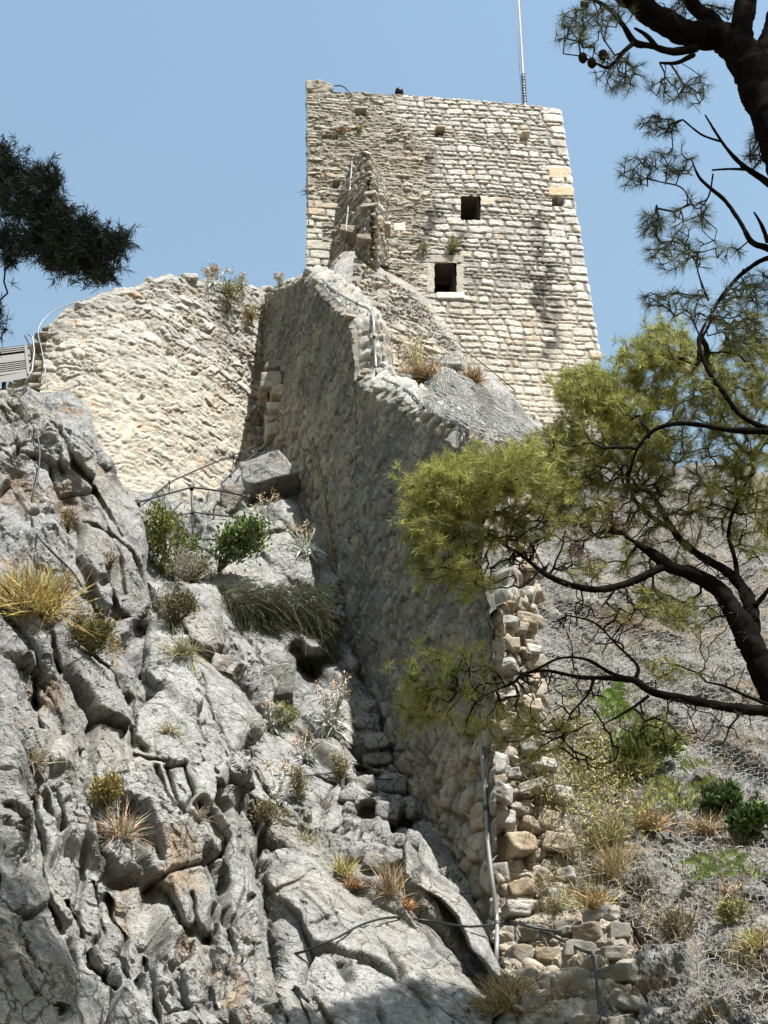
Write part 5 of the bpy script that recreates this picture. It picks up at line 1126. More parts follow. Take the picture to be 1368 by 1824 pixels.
def pinnate(x, y, w_, h_, label, seed=0, fronds=12, c=(0.24, 0.38, 0.07), Lf=0.5, stem=None, name='sapling'):
    """young tree with long compound leaves"""
    r = np.random.default_rng(seed+int(x)); rt = stem or (x, y+h_*0.5); p = H(rt[0], rt[1]); m = mpp(p); o = empty(name, p, label, 'sapling'); out = (CAM-p)/np.linalg.norm(CAM-p)
    c0 = H(x, y, 0.35); sb = Bag(); tube(sb, [p, p*0.4+c0*0.6+out*0.1, c0], [0.012, 0.010, 0.006], 5, (0.16, 0.11, 0.08)); b = Bag()
    for i in range(fronds):
        s = c0+R_*r.normal()*w_*m*0.22+U_*r.normal()*h_*m*0.20+out*r.normal()*0.05
        a = r.uniform(0, 2*np.pi); d = R_*math.cos(a)+U_*(math.sin(a)*0.6+0.15)+out*r.uniform(0, .5); d /= np.linalg.norm(d); L = Lf*w_*m*r.uniform(0.7, 1.1)
        t = np.linspace(0, 1, 9)[:, None]; Q = s+d*L*t+np.array([0, 0, -1])*L*0.35*t**2; tube(sb, Q, 0.003, 4, (0.28, 0.30, 0.10)); tube(sb, [c0, s], 0.003, 4, (0.2, 0.2, 0.1))
        w2 = np.cross(d, out); w2 /= np.linalg.norm(w2)
        for sg in (-1, 1):
            QQ = Q[1:]; k = len(QQ); blades(b, QQ, w2*sg+d*0.35+np.array([0, 0, -0.25])+r.normal(size=(k, 3))*0.12, L*0.30*(1-0.4*t[1:, 0]), L*0.085, cvar(c, k, r, 0.15), 0.15, wdir=np.tile(out, (k, 1)), mid=0.45)
    sb.build('stem', 'bark', o); b.build('foliage', 'leaf', o); return o

YG = (0.26, 0.27, 0.05); OL = (0.15, 0.16, 0.05); DRY = (0.42, 0.30, 0.13); ORG = (0.38, 0.22, 0.09); GRN = (0.10, 0.19, 0.03)
# left cliff
grass('grass_tuft', 62, 1092, 130, 120, (0.42, 0.26, 0.07), 'tall orange and yellow grass clump at the left edge of the cliff', 750, seed=1, c2=(0.45, 0.38, 0.08), spread=0.5, width=0.009, droop=0.15)
grass('grass_tuft', 20, 1060, 80, 70, (0.40, 0.36, 0.07), 'yellow grass behind the tall orange clump at the left edge', 380, seed=2, c2=(0.42, 0.28, 0.08), width=0.009)
bush('shrub', 80, 1088, 34, 22, (0.36, 0.42, 0.05), 'tiny bright yellow green shrub at the foot of the orange grass', 300, 3, leaf=0.05, lw=0.012)
bush('shrub', 162, 1126, 78, 96, (0.27, 0.26, 0.055), 'round yellow green cushion shrub on the left cliff', 3200, 4, (0.20, 0.15, 0.06), leaf=0.04, lw=0.010)
bush('shrub', 306, 1084, 76, 80, (0.17, 0.17, 0.055), 'olive cushion shrub below the railing bushes', 3000, 5, (0.12, 0.08, 0.04), leaf=0.04, lw=0.010)
grass('grass_tuft', 330, 1165, 66, 66, (0.34, 0.32, 0.20), 'grey dry tuft hanging under the olive cushion shrub', 320, seed=6, lean=(0, -0.5, 0.2), spread=0.8, c2=(0.40, 0.36, 0.12))
bush('shrub', 298, 955, 100, 124, (0.27, 0.29, 0.06), 'tall loose bright green bush left of the railing post', 1700, 7, (0.14, 0.20, 0.04), leaf=0.07, lw=0.028, stems=26, inner=0.2)
bush('shrub', 428, 962, 112, 66, (0.11, 0.17, 0.04), 'dark leafy green bush right of the railing post', 1600, 8, (0.20, 0.28, 0.05), leaf=0.065, lw=0.034, stems=24, root=(-0.35, 0.9), inner=0.2)
bush('shrub', 340, 1012, 110, 60, (0.30, 0.29, 0.18), 'tangled dry grey brown scrub under the two railing bushes', 900, 9, (0.36, 0.28, 0.12), leaf=0.08, lw=0.009, stems=50)
grass('grass_tuft', 300, 1022, 70, 40, (0.42, 0.41, 0.33), 'pale silver leaves above the olive cushion shrub', 160, seed=10, width=0.016, spread=0.9)
def ephedra():
    r = np.random.default_rng(5); p = H(405, 1062, 0.1); m = mpp(p); o = empty('broom_bush', p, 'dark green wiry bush hanging over the shaded hollow', 'shrub'); b = Bag(); n = 1700
    S = p+R_[None]*(r.uniform(-10, 150, n)*m)[:, None]-U_[None]*(r.uniform(-18, 75, n)*m)[:, None]+(CAM-p)/np.linalg.norm(CAM-p)*r.uniform(0.0, 0.5, n)[:, None]
    D = R_[None]*r.uniform(0.1, 1.1, n)[:, None]-U_[None]*r.uniform(-0.3, 0.9, n)[:, None]+r.normal(size=(n, 3))*0.2
    L = r.uniform(0.25, 0.75, n); C = cvar((0.075, 0.095, 0.035), n, r); k = r.random(n) < .15; C[k] = cvar((0.30, 0.26, 0.12), int(k.sum()), r)
    D /= np.linalg.norm(D, axis=1)[:, None]; mid = S+D*(L*0.5)[:, None]; end = mid+(D*0.7+np.array([0, 0, -0.55]))*(L*0.55)[:, None]
    segs(b, S, mid, 0.0032, np.repeat(C, 6, 0)); segs(b, mid, end, 0.0028, np.repeat(C, 6, 0)); b.build('twig', 'leaf', o)
    b = Bag()
    for i in range(40):
        t = S[r.integers(n)]; tube(b, [p-U_*0.1, (p+t)/2+r.normal(size=3)*0.05, t], [0.012, 0.008, 0.005], 4, (0.13, 0.10, 0.08))
    for i in range(30):
        t = p+R_*r.uniform(0, 80)*m-U_*r.uniform(30, 110)*m; tube(b, [t, t+r.normal(size=3)*0.12, t+r.normal(size=3)*0.2], [0.006, 0.005, 0.003], 4, (0.22, 0.19, 0.15))
    b.build('stem', 'bark', o)
    b = Bag(); n = 520; S = p+R_[None]*(r.uniform(95, 170, n)*m)[:, None]-U_[None]*(r.uniform(20, 70, n)*m)[:, None]+(CAM-p)/np.linalg.norm(CAM-p)*0.35
    C = cvar((0.12, 0.13, 0.035), n, r); k = r.random(n) < .3; C[k] = cvar((0.30, 0.17, 0.06), int(k.sum()), r); D = R_[None]*r.uniform(-.1, .5, n)[:, None]-U_[None]*r.uniform(.5, 1.2, n)[:, None]; segs(b, S, S+D*r.uniform(.2, .5, n)[:, None], 0.0034, np.repeat(C, 6, 0)); b.build('hanging_twig', 'leaf', o)
ephedra()
bush('shrub', 188, 1412, 52, 64, (0.34, 0.30, 0.05), 'yellow cushion shrub in a cleft of the lower left cliff', 1800, 11, (0.30, 0.20, 0.06), leaf=0.035, lw=0.009)
grass('dry_plant', 215, 1490, 80, 90, (0.42, 0.36, 0.22), 'tangled dry stalks below the yellow cushion shrub', 230, seed=12, spread=0.9, c2=(0.38, 0.20, 0.10), width=0.008, cat='dry plant')
grass('dry_plant', 352, 1462, 50, 52, (0.26, 0.21, 0.15), 'small brown twiggy plant on the ochre patch of the ridge', 120, seed=13, width=0.006, cat='dry plant')
grass('grass_tuft', 60, 1360, 60, 60, (0.34, 0.28, 0.16), 'thin dry grass beside the dark lower left rock', 140, seed=14, spread=0.9)
grass('grass_tuft', 300, 1305, 60, 36, (0.40, 0.34, 0.18), 'low pale grass on the smooth flank of the ridge', 170, seed=15, spread=0.9)
bush('shrub', 120, 925, 40, 50, (0.34, 0.24, 0.08), 'small brown shrub in the ochre hollow of the upper cliff', 420, 16, (0.20, 0.17, 0.06), leaf=0.04, lw=0.01)
grass('grass_tuft', 22, 706, 30, 30, (0.36, 0.33, 0.16), 'small tuft on the cliff top under the floodlight', 110, seed=17)
bush('shrub', 195, 1000, 30, 32, (0.18, 0.15, 0.06), 'tiny rust coloured shrub high on the dark rock spine', 220, 18, (0.32, 0.14, 0.06), leaf=0.03)
grass('grass_tuft', 12, 660, 50, 60, (0.30, 0.27, 0.14), 'dry grass in front of the floodlight at the left edge', 90, seed=19, spread=0.8) if False else None
# silver plants and cushions on the slab
silver(592, 1290, 84, 78, 'tall silver plant with brown flower heads on the slab, largest of its kind', 1, 12, 120)
silver(484, 1292, 56, 50, 'short silver rosette at the upper left of the slab', 2, 3, 80)
silver(546, 1352, 62, 46, 'silver plant in the middle of the slab beside a crack', 3, 4, 90)
silver(494, 1424, 60, 66, 'silver rosette with one upright stalk low on the slab', 4, 3, 90)
silver(545, 985, 80, 60, 'pale dry silver plant on the upper right corner of the white block', 5, 8, 110)
silver(470, 930, 90, 60, 'bleached silver plant spreading on the ledge under the perched boulder', 6, 9, 120)
grass('grass_tuft', 540, 960, 46, 66, (0.42, 0.34, 0.14), 'straw coloured grass at the edge of the shaded wall foot', 160, seed=20, width=0.008)
bush('shrub', 510, 1272, 52, 40, (0.32, 0.33, 0.10), 'light green wiry shrub between the two silver plants on the slab', 700, 21, leaf=0.05, lw=0.008)
bush('shrub', 532, 1395, 42, 58, (0.26, 0.24, 0.10), 'upright olive shrub on the slab right of the single stalk plant', 900, 22, (0.30, 0.22, 0.10), leaf=0.04)
bush('shrub', 478, 1450, 62, 50, (0.24, 0.24, 0.09), 'low olive shrub at the bottom left corner of the slab', 1100, 23, (0.30, 0.20, 0.10), leaf=0.035)
bush('shrub', 606, 1368, 40, 44, (0.34, 0.30, 0.12), 'small straw green shrub beside the thin root on the slab', 600, 24, leaf=0.04)
grass('dry_plant', 580, 1440, 40, 46, (0.26, 0.22, 0.16), 'sparse dry twig plant with a long shadow on the slab', 70, seed=25, cat='dry plant')
grass('grass_tuft', 545, 1500, 60, 50, (0.40, 0.38, 0.22), 'faint pale grass at the lower edge of the slab', 100, seed=26)
grass('grass_tuft', 612, 1560, 46, 60, (0.44, 0.36, 0.10), 'bright yellow grass tuft on the rubble above the lower slab', 240, seed=27, c2=(0.34, 0.32, 0.08))
grass('grass_tuft', 632, 1580, 60, 34, (0.42, 0.24, 0.10), 'orange grass tuft beside the bright yellow tuft', 220, seed=28)
grass('grass_tuft', 696, 1595, 56, 90, (0.36, 0.25, 0.13), 'tall brown dry grass left of the leaning slab', 330, seed=29, width=0.006)
grass('grass_tuft', 722, 1620, 46, 34, (0.45, 0.20, 0.07), 'rust orange tuft at the foot of the leaning slab', 230, seed=30)
grass('grass_tuft', 905, 1795, 110, 84, (0.42, 0.30, 0.12), 'big dry orange tuft at the foot of the grey conduit', 800, seed=31, c2=(0.32, 0.30, 0.12), width=0.008)
grass('grass_tuft', 842, 1790, 40, 22, (0.46, 0.36, 0.14), 'small straw tuft left of the conduit foot', 110, seed=32)
# wall tops and tower
bush('shrub', 405, 524, 50, 66, (0.19, 0.19, 0.05), 'dark olive shrub hanging from the top of the curved wall', 1500, 33, (0.34, 0.30, 0.08), leaf=0.06, lw=0.014, root=(0, -0.1))
silver(375, 505, 60, 34, 'pale flowering plant on the curved wall left of the olive shrub', 34, 12, 60)
silver(430, 512, 50, 26, 'pale flowering plant on the curved wall right of the olive shrub', 35, 9, 40)
silver(500, 508, 50, 24, 'pale flowering plant where the curved wall meets the crest', 36, 8, 30)
grass('grass_tuft', 446, 566, 34, 44, (0.44, 0.36, 0.14), 'straw coloured tuft on the curved wall below its top', 170, seed=37, lean=(0, -0.6, 0.3), width=0.012)
grass('grass_tuft', 428, 634, 16, 18, (0.42, 0.22, 0.08), 'tiny orange tuft in the middle of the curved wall', 60, seed=38, width=0.01)
grass('grass_tuft', 755, 672, 88, 50, ORG, 'orange brown grass clump on the left of the netted mound', 700, seed=39, c2=(0.36, 0.26, 0.10), width=0.012, spread=0.7)
grass('fennel', 742, 650, 60, 90, (0.32, 0.36, 0.10), 'tall green stalks rising from the orange clump by the mound', 90, seed=40, spread=0.22, width=0.013, cat='plant', c2=(0.44, 0.28, 0.12))
grass('grass_tuft', 842, 678, 46, 44, ORG, 'orange brown grass clump on the right of the netted mound', 420, seed=41, c2=(0.38, 0.28, 0.10), width=0.012, spread=0.7)
grass('dry_plant', 790, 700, 50, 150, (0.52, 0.49, 0.42), 'tall bleached thistle stalks standing on the netted mound', 30, seed=42, spread=0.2, width=0.012, cat='dry plant')
grass('dry_plant', 830, 660, 40, 80, (0.46, 0.42, 0.22), 'thin tall stalks above the right clump on the mound', 24, seed=43, spread=0.2, width=0.010, cat='dry plant')
bush('shrub', 806, 436, 28, 26, (0.34, 0.34, 0.13), 'small green shrub on the tower above the lower window', 500, 44, leaf=0.06, lw=0.018)
bush('shrub', 755, 442, 16, 16, (0.34, 0.33, 0.12), 'tiny green tuft on the tower left of the lower window', 200, 45, leaf=0.05, lw=0.018)
bush('shrub', 608, 231, 18, 10, (0.40, 0.24, 0.10), 'orange dry tuft high on the left of the tower face', 180, 46, leaf=0.06, lw=0.018)
bush('shrub', 640, 228, 12, 10, (0.34, 0.34, 0.08), 'tiny yellow green tuft high on the tower below the small hole', 140, 47, leaf=0.05, lw=0.018)
grass('dry_plant', 551, 342, 30, 22, (0.14, 0.12, 0.10), 'dark dry plant sticking out from the left tower corner', 26, seed=48, lean=(-1, -0.3, 0.2), cat='dry plant', width=0.012)
def vine():
    o = empty('creeper', H(575, 850, 0.05), 'dry brown creeper strand hanging down the shaded ruined wall', 'creeper'); r = np.random.default_rng(3); b = Bag(); l = Bag()
    Q = np.array([H(x, y, 0.06) for x, y in ((556, 780), (566, 815), (574, 850), (580, 890), (586, 930), (592, 970), (596, 1000))]); tube(b, Q, 0.010, 5, (0.25, 0.18, 0.11))
    k = 420; t = r.uniform(0, 5.99, k); i = t.astype(int); P = Q[i]+(Q[i+1]-Q[i])*(t-i)[:, None]+r.normal(size=(k, 3))*0.03; blades(l, P, dirs(k, r, (0, -.3, .2), .9), 0.05, 0.014, cvar((0.34, 0.25, 0.14), k, r))
    b.build('stem', 'bark', o); l.build('foliage', 'leaf', o)
vine()
# right slope
pinnate(1128, 1268, 110, 60, 'bright compound leafed sapling under the bare pine branch', 1, 13, stem=(1128, 1330))
bush('shrub', 1150, 1330, 90, 70, (0.13, 0.20, 0.04), 'shaded green bush below the bright sapling on the slope', 1500, 50, (0.24, 0.26, 0.05), leaf=0.10, lw=0.035)
pinnate(1208, 1418, 120, 96, 'pale yellow green sapling in the middle of the netted slope', 2, 20, (0.36, 0.42, 0.10), 0.42, stem=(1200, 1480))
pinnate(1282, 1542, 104, 72, 'lone small sapling with drooping leaves low on the netted slope', 3, 12, (0.26, 0.36, 0.09), 0.48, stem=(1302, 1622))
bush('shrub', 1288, 1428, 64, 56, (0.06, 0.11, 0.025), 'dark glossy green bush on the netted slope, the left one of a pair', 1100, 51, (0.12, 0.19, 0.04), leaf=0.07, lw=0.04)
bush('shrub', 1338, 1462, 60, 52, (0.06, 0.11, 0.025), 'dark glossy green bush at the right edge of the netted slope', 1000, 52, (0.14, 0.21, 0.04), leaf=0.07, lw=0.04)
grass('grass_tuft', 1160, 1480, 60, 66, ORG, 'orange straw tuft left of the pale sapling', 480, seed=53, spread=0.7, width=0.008)
grass('grass_tuft', 1262, 1480, 90, 50, (0.38, 0.27, 0.14), 'brown straw tuft under the dark glossy bushes', 380, seed=54, spread=0.8, c2=ORG, width=0.007)
grass('grass_tuft', 1092, 1560, 80, 90, (0.36, 0.26, 0.13), 'tall brown grass on the slope beside the wall stones', 420, seed=55, c2=(0.40, 0.34, 0.14), width=0.006)
grass('grass_tuft', 1090, 1500, 90, 80, (0.38, 0.32, 0.14), 'straw grass above the tall brown grass by the wall', 420, seed=56, c2=(0.28, 0.28, 0.08), width=0.006)
grass('grass_tuft', 1062, 1615, 70, 60, (0.44, 0.34, 0.13), 'yellow straw grass just above the dark stones', 300, seed=57, c2=ORG, width=0.008)
bush('shrub', 1206, 1652, 84, 60, (0.34, 0.27, 0.15), 'dry brown bush low on the netted slope', 900, 58, (0.24, 0.18, 0.10), leaf=0.05, stems=30)
bush('shrub', 1302, 1622, 44, 40, (0.27, 0.27, 0.07), 'small olive cushion at the foot of the lone sapling', 900, 59, leaf=0.04)
grass('grass_tuft', 1350, 1690, 60, 50, (0.46, 0.32, 0.12), 'golden grass tuft at the right edge of the slope', 380, seed=60, c2=(0.40, 0.42, 0.10), width=0.009)
grass('grass_tuft', 1100, 1120, 140, 60, (0.36, 0.22, 0.10), 'rusty dry grass under the netting below the pine limb', 420, seed=61, spread=0.9, width=0.007)
gc = Bag(); r = np.random.default_rng(12); P = []; N_ = 0
while N_ < 120:                                                    # loose low scrub under the pine
    x = r.normal(1060, 60); y = r.normal(1375, 62)
    if x < 985 or x > 1230: continue
    p, n_ = hit(x, y)
    if p is None: continue
    k = 60; Q = p+r.normal(size=(k, 3))*0.13-np.array([0, 0.1, 0]); blades(gc, Q, dirs(k, r, (0, -.2, .6), .8), r.uniform(0.03, 0.08, k), 0.013, cvar((0.27, 0.27, 0.055) if r.random() < .6 else (0.38, 0.30, 0.12), k, r, 0.25), 0.1); N_ += 1
for (n_c, xr, yr, cols, hh) in ((300, (1010, 1368), (1080, 1820), ((0.34, 0.27, 0.14), (0.28, 0.24, 0.13), (0.24, 0.25, 0.07), (0.38, 0.24, 0.11)), 0.20), (110, (960, 1060), (1380, 1640), ((0.36, 0.29, 0.13), (0.30, 0.28, 0.09)), 0.16)):
    for _ in range(n_c):
        x = r.uniform(*xr); y = r.uniform(*yr)
        if x < 1150 and y > 1625: continue
        if perlin(np.array([[x/90, y/90, 4.4]]))[0] < -0.05 and r.random() < .8: continue
        p, n_ = hit(x, y)
        if p is None: continue
        k = 46; Q = p+r.normal(size=(k, 3))*0.07; blades(gc, Q, dirs(k, r, (0, -.3, .9), .6), r.uniform(0.3, 1.0, k)*hh*r.uniform(.6, 1.4), 0.007, cvar(cols[r.integers(len(cols))], k, r, 0.25), 0.3)
tag(gc.build('undergrowth', 'leaf'), 'loose yellow green scrub spreading over the netted slope under the pine', 'undergrowth', kind='stuff')
# ------------------------------------------------------------------ trees
def cr(P, sub=6):
    P = np.asarray(P, float); K = len(P); t = np.linspace(0, K-1, (K-1)*sub+1); S = np.zeros((len(t), P.shape[1]))
    for i, tt in enumerate(t):
        a = min(int(tt), K-2); f = tt-a; p0, p1, p2, p3 = P[max(a-1, 0)], P[a], P[a+1], P[min(a+2, K-1)]
        S[i] = 0.5*((2*p1)+(-p0+p2)*f+(2*p0-5*p1+4*p2-p3)*f*f+(-p0+3*p1-3*p2+p3)*f**3)
    return S
def limb(L):
    """(px, py, Y, radius px) control points -> world polyline and radii"""
    S = cr([list(U(float(a), float(b), float(c)))+[d] for a, b, c, d in L]); P = S[:, :3]; m = np.linalg.norm(P-CAM, axis=1)/F_PX
    return P, np.maximum(S[:, 3]*m, 0.003)
def grow(skel, targets, seed=0, step=0.10, alpha=0.35, jit=0.15):
    """join every target to the nearest wood, shortest first; returns polylines of node ids"""
    r = np.random.default_rng(seed); nodes = []; plen = []; par = []
    for P, R in skel:
        for i, p in enumerate(P): nodes.append(p); plen.append(0.0); par.append(-1)
    n0 = len(nodes); cap = n0+len(targets)*14; N = np.zeros((cap, 3)); N[:n0] = nodes; PL = np.zeros(cap); par = par+[-1]*(cap-n0); n = n0
    d0 = np.array([((N[:n0]-t)**2).sum(1).min() for t in targets]); order = np.argsort(d0*r.uniform(0.8, 1.25, len(d0))); tips = []
    for k in order:
        t = targets[k]; d = np.sqrt(((N[:n]-t)**2).sum(1)); c = d+alpha*PL[:n]; a = int(c.argmin()); L = d[a]; K = max(1, min(12, int(L/step)+1)); A = N[a].copy(); bend = r.normal(size=3)*jit*L; prev = a
        for q in range(1, K+1):
            f = q/K; x = A*(1-f)+t*f+bend*math.sin(math.pi*f)*0.5+(r.normal(size=3)*0.012 if q < K else 0)
            if n >= cap: break
            N[n] = x; PL[n] = PL[prev]+L/K; par[n] = prev; prev = n; n += 1
        tips.append((prev, k))
    return N[:n], par[:n], n0, tips
def wood(bag, N, par, n0, r0=0.0035, k=0.45, col=(0.03, 0.026, 0.023), rmax=0.03):
    n = len(N); cnt = np.zeros(n)
    child = np.zeros(n, bool)
    for i in range(n0, n): child[par[i]] = True
    cnt[n0:][~child[n0:]] = 1
    for i in range(n-1, n0-1, -1):
        if par[i] >= n0: cnt[par[i]] += cnt[i]
    R = np.minimum(r0*np.maximum(cnt, 1)**k, rmax); a = np.array([par[i] for i in range(n0, n)]); b = np.arange(n0, n)
    A, B = N[a], N[b]; d = B-A; L = np.linalg.norm(d, axis=1); ok = L > 1e-5; A, B, rb, ra = A[ok], B[ok], R[b][ok], np.where(a[ok] >= n0, R[a[ok]], R[b][ok])
    d = (B-A); d /= np.linalg.norm(d, axis=1)[:, None]; s = 5; th = np.arange(s)*2*np.pi/s
    u_ = np.cross(d, (0.31, 0.22, 0.92)); u_ /= np.linalg.norm(u_, axis=1)[:, None]; v_ = np.cross(d, u_)
    ring = (np.cos(th)[None, :, None]*u_[:, None]+np.sin(th)[None, :, None]*v_[:, None])
    V = np.concatenate([A[:, None]+ring*ra[:, None, None], B[:, None]+ring*rb[:, None, None]], 1); kk = np.arange(len(A))[:, None]*2*s; j = np.arange(s)[None]; j2 = (j+1) % s
    Q = np.stack([kk+j, kk+j2, kk+s+j2, kk+s+j], -1).reshape(-1, 4); bag.add(V.reshape(-1, 3), Q, None, col)
def tips_dir(N, par, tips): return np.array([N[t]-N[par[t]] if par[t] >= 0 else np.array([0, 0, 1.]) for t, _ in tips])
def blob(cx, cy, rx, ry, Y, dY, n, r, ang=0.0, shell=0.5):
    q = r.normal(size=(n, 3)); q /= np.linalg.norm(q, axis=1)[:, None]; q *= (r.random(n)**(1/3)*(1-shell)+shell*r.random(n)**0.15)[:, None]
    c, s = math.cos(ang), math.sin(ang); x = q[:, 0]*rx; y = q[:, 1]*ry
    return U(cx+x*c-y*s, cy+x*s+y*c, Y+q[:, 2]*dY)
def tufts(bag, P, D, r, n=34, L=0.085, wd=0.0026, c=(0.20, 0.24, 0.04), back=0.10, spread=0.75, cv=0.25, tone=None):
    k = len(P); D = D/(np.linalg.norm(D, axis=1)[:, None]+1e-9); Pn = np.repeat(P, n, 0); Dn = np.repeat(D, n, 0)
    t = r.random((k*n, 1))**1.4*back; base = Pn-Dn*t; dd = Dn*0.75+r.normal(size=(k*n, 3))*spread; C = cvar(c, k*n, r, cv)
    tv = r.uniform(0.62, 1.25, k); C = C*np.repeat(tv if tone is None else tone*tv, n)[:, None]
    blades(bag, base, dd, L*r.uniform(0.6, 1.15, k*n), wd, np.clip(C, .004, .9), 0.08, mid=0.5)
def bark(bag, P, R, n=12, col=(0.012, 0.0105, 0.0095), rough=0.18):
    R = R*0.74
    """limb with plated bark relief"""
    L = np.concatenate([[0], np.cumsum(np.linalg.norm(np.diff(P, axis=0), axis=1))]); k = max(8, int(L[-1]/0.02)); t = np.linspace(0, L[-1], k)
    Q = np.stack([np.interp(t, L, P[:, i]) for i in range(3)], 1); Rr = np.interp(t, L, R); n = 24 if Rr.max() > 0.05 else 10
    b2 = Bag(); tube(b2, Q, Rr, n, col); V = b2.V[0]; ctr = np.concatenate([np.repeat(Q, n, 0), Q[:1], Q[-1:]]); d = V-ctr; ln = np.linalg.norm(d, axis=1)[:, None]+1e-9
    h = (1-sstep(0, .25, worley(V*np.array([14, 14, 7]))[1]-worley(V*np.array([14, 14, 7]))[0]))*-1.0 if len(V) < 60000 else 0
    h = h*rough*0.6+fbm(V*9, 4)*rough*1.6+fbm(V*2.5+5, 2)*rough
    V = V+d*h[:, None]; cc = np.tile(np.asarray(col), (len(V), 1))*(1+0.5*fbm(V*12, 3))[:, None]; cc = mixc(cc, np.asarray(col)*2.4, sstep(0.05, 0.5, fbm(V*7+3, 3))*0.5); bag.add(V, b2.Q[0], b2.T[0], cc)

# ---- middle pine on the right, bright needles
def pine_mid():
    r = np.random.default_rng(41)
    base = np.array([5.35, 9.6, 0.0])
    p0 = U(1440., 1330., 9.2)
    T = cr([list(base)+[0.30], list(base*0.5+p0*0.5+np.array([0.3, 0, 0]))+[0.26], list(p0)+[0.17]])
    trunk = (T[:, :3], T[:, 3])
    main = limb([(1440, 1330, 9.2, 34), (1368, 1215, 9.1, 32), (1330, 1130, 9.05, 29), (1305, 1085, 9.0, 24), (1280, 1050, 9.0, 19), (1240, 1025, 8.95, 18), (1190, 1008, 8.9, 17), (1160, 985, 8.9, 13), (1118, 958, 8.9, 3)])
    second = limb([(1335, 1140, 9.05, 22), (1338, 1090, 9.2, 19), (1325, 1050, 9.3, 14), (1290, 1015, 9.4, 12), (1255, 995, 9.5, 10), (1215, 965, 9.6, 9), (1190, 930, 9.6, 8), (1170, 895, 9.7, 6), (1140, 860, 9.7, 4)])
    low = limb([(1185, 1008, 8.9, 11), (1150, 1025, 8.85, 10), (1110, 1042, 8.8, 10), (1060, 1050, 8.7, 9), (1010, 1040, 8.7, 8), (970, 1022, 8.7, 7), (930, 990, 8.7, 5), (890, 965, 8.7, 4), (850, 930, 8.7, 3)])
    up1 = limb([(1190, 940, 9.6, 7), (1160, 920, 9.6, 6), (1130, 890, 9.5, 5), (1120, 860, 9.4, 4), (1080, 800, 9.3, 3)])
    up2 = limb([(1315, 1045, 9.3, 8), (1310, 1000, 9.3, 6), (1298, 950, 9.3, 5), (1310, 900, 9.3, 4), (1335, 850, 9.3, 3)])
    up3 = limb([(1345, 1080, 9.0, 7), (1375, 1040, 9.0, 5), (1400, 980, 9, 4)])
    bare = limb([(1460, 1262, 8.6, 15), (1368, 1266, 8.5, 13), (1300, 1260, 8.4, 12), (1220, 1245, 8.3, 11), (1160, 1232, 8.3, 9), (1130, 1212, 8.3, 8), (1080, 1208, 8.3, 6), (1030, 1206, 8.3, 5), (975, 1195, 8.3, 4), (930, 1200, 8.3, 3)])
    bare2 = limb([(1130, 1212, 8.3, 6), (1090, 1200, 8.3, 5), (1045, 1175, 8.25, 4), (1000, 1172, 8.2, 3), (960, 1190, 8.2, 3), (900, 1222, 8.2, 2), (860, 1240, 8.2, 2)])
    bare3 = limb([(1133, 1208, 8.3, 5), (1135, 1185, 8.3, 4), (1100, 1150, 8.3, 3), (1060, 1110, 8.3, 3), (1010, 1096, 8.3, 2)])
    bare4 = limb([(1155, 1240, 8.3, 4), (1120, 1265, 8.25, 3), (1075, 1290, 8.2, 2)])
    bare5 = limb([(1058, 1210, 8.3, 4), (1045, 1240, 8.3, 3), (1015, 1275, 8.3, 2), (1005, 1320, 8.3, 2)])
    bare6 = limb([(1368, 1255, 9, 6), (1330, 1240, 9, 4), (1290, 1222, 9, 3), (1258, 1215, 9, 2)])
    curve = limb([(1500, 770, 8.4, 10), (1420, 768, 8.4, 9), (1368, 768, 8.4, 9), (1300, 766, 8.4, 7), (1240, 756, 8.4, 6), (1195, 756, 8.4, 6), (1160, 770, 8.45, 5), (1135, 800, 8.5, 4), (1120, 850, 8.6, 3)])
    curve2 = limb([(1368, 765, 8.4, 8), (1320, 740, 8.35, 6), (1290, 700, 8.3, 6), (1262, 660, 8.3, 6), (1245, 615, 8.3, 5), (1250, 590, 8.3, 4), (1265, 560, 8.3, 3)])
    back = limb([(1440, 1330, 9.2, 30), (1500, 1100, 9.0, 24), (1520, 900, 8.8, 18), (1500, 770, 8.4, 11)])
    SK = [trunk, main, second, low, up1, up2, up3, bare, bare2, bare3, bare4, bare5, bare6, curve, curve2, back]
    G = []; tone = []
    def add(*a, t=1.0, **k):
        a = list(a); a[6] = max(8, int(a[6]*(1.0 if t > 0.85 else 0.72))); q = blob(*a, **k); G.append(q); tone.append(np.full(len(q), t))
    # bright crown at the tip of the long limb
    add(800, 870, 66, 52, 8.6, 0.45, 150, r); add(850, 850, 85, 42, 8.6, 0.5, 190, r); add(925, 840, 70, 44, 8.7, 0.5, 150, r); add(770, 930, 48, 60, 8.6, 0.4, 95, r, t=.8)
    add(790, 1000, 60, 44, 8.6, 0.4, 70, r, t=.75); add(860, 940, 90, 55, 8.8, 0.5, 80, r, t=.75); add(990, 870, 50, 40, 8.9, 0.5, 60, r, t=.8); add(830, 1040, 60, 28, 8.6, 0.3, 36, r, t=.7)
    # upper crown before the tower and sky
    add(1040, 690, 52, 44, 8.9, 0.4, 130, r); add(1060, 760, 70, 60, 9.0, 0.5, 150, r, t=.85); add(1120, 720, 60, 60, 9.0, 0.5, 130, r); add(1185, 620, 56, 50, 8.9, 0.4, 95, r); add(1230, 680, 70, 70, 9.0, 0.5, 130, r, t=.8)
    add(1150, 790, 60, 40, 9.2, 0.5, 70, r, t=.9); add(1300, 680, 80, 80, 8.8, 0.5, 110, r, t=.55); add(1340, 600, 60, 50, 8.6, 0.5, 60, r, t=.5); add(1270, 800, 90, 50, 9.3, 0.5, 80, r, t=.7); add(1360, 850, 70, 80, 9.4, 0.6, 70, r, t=.8)
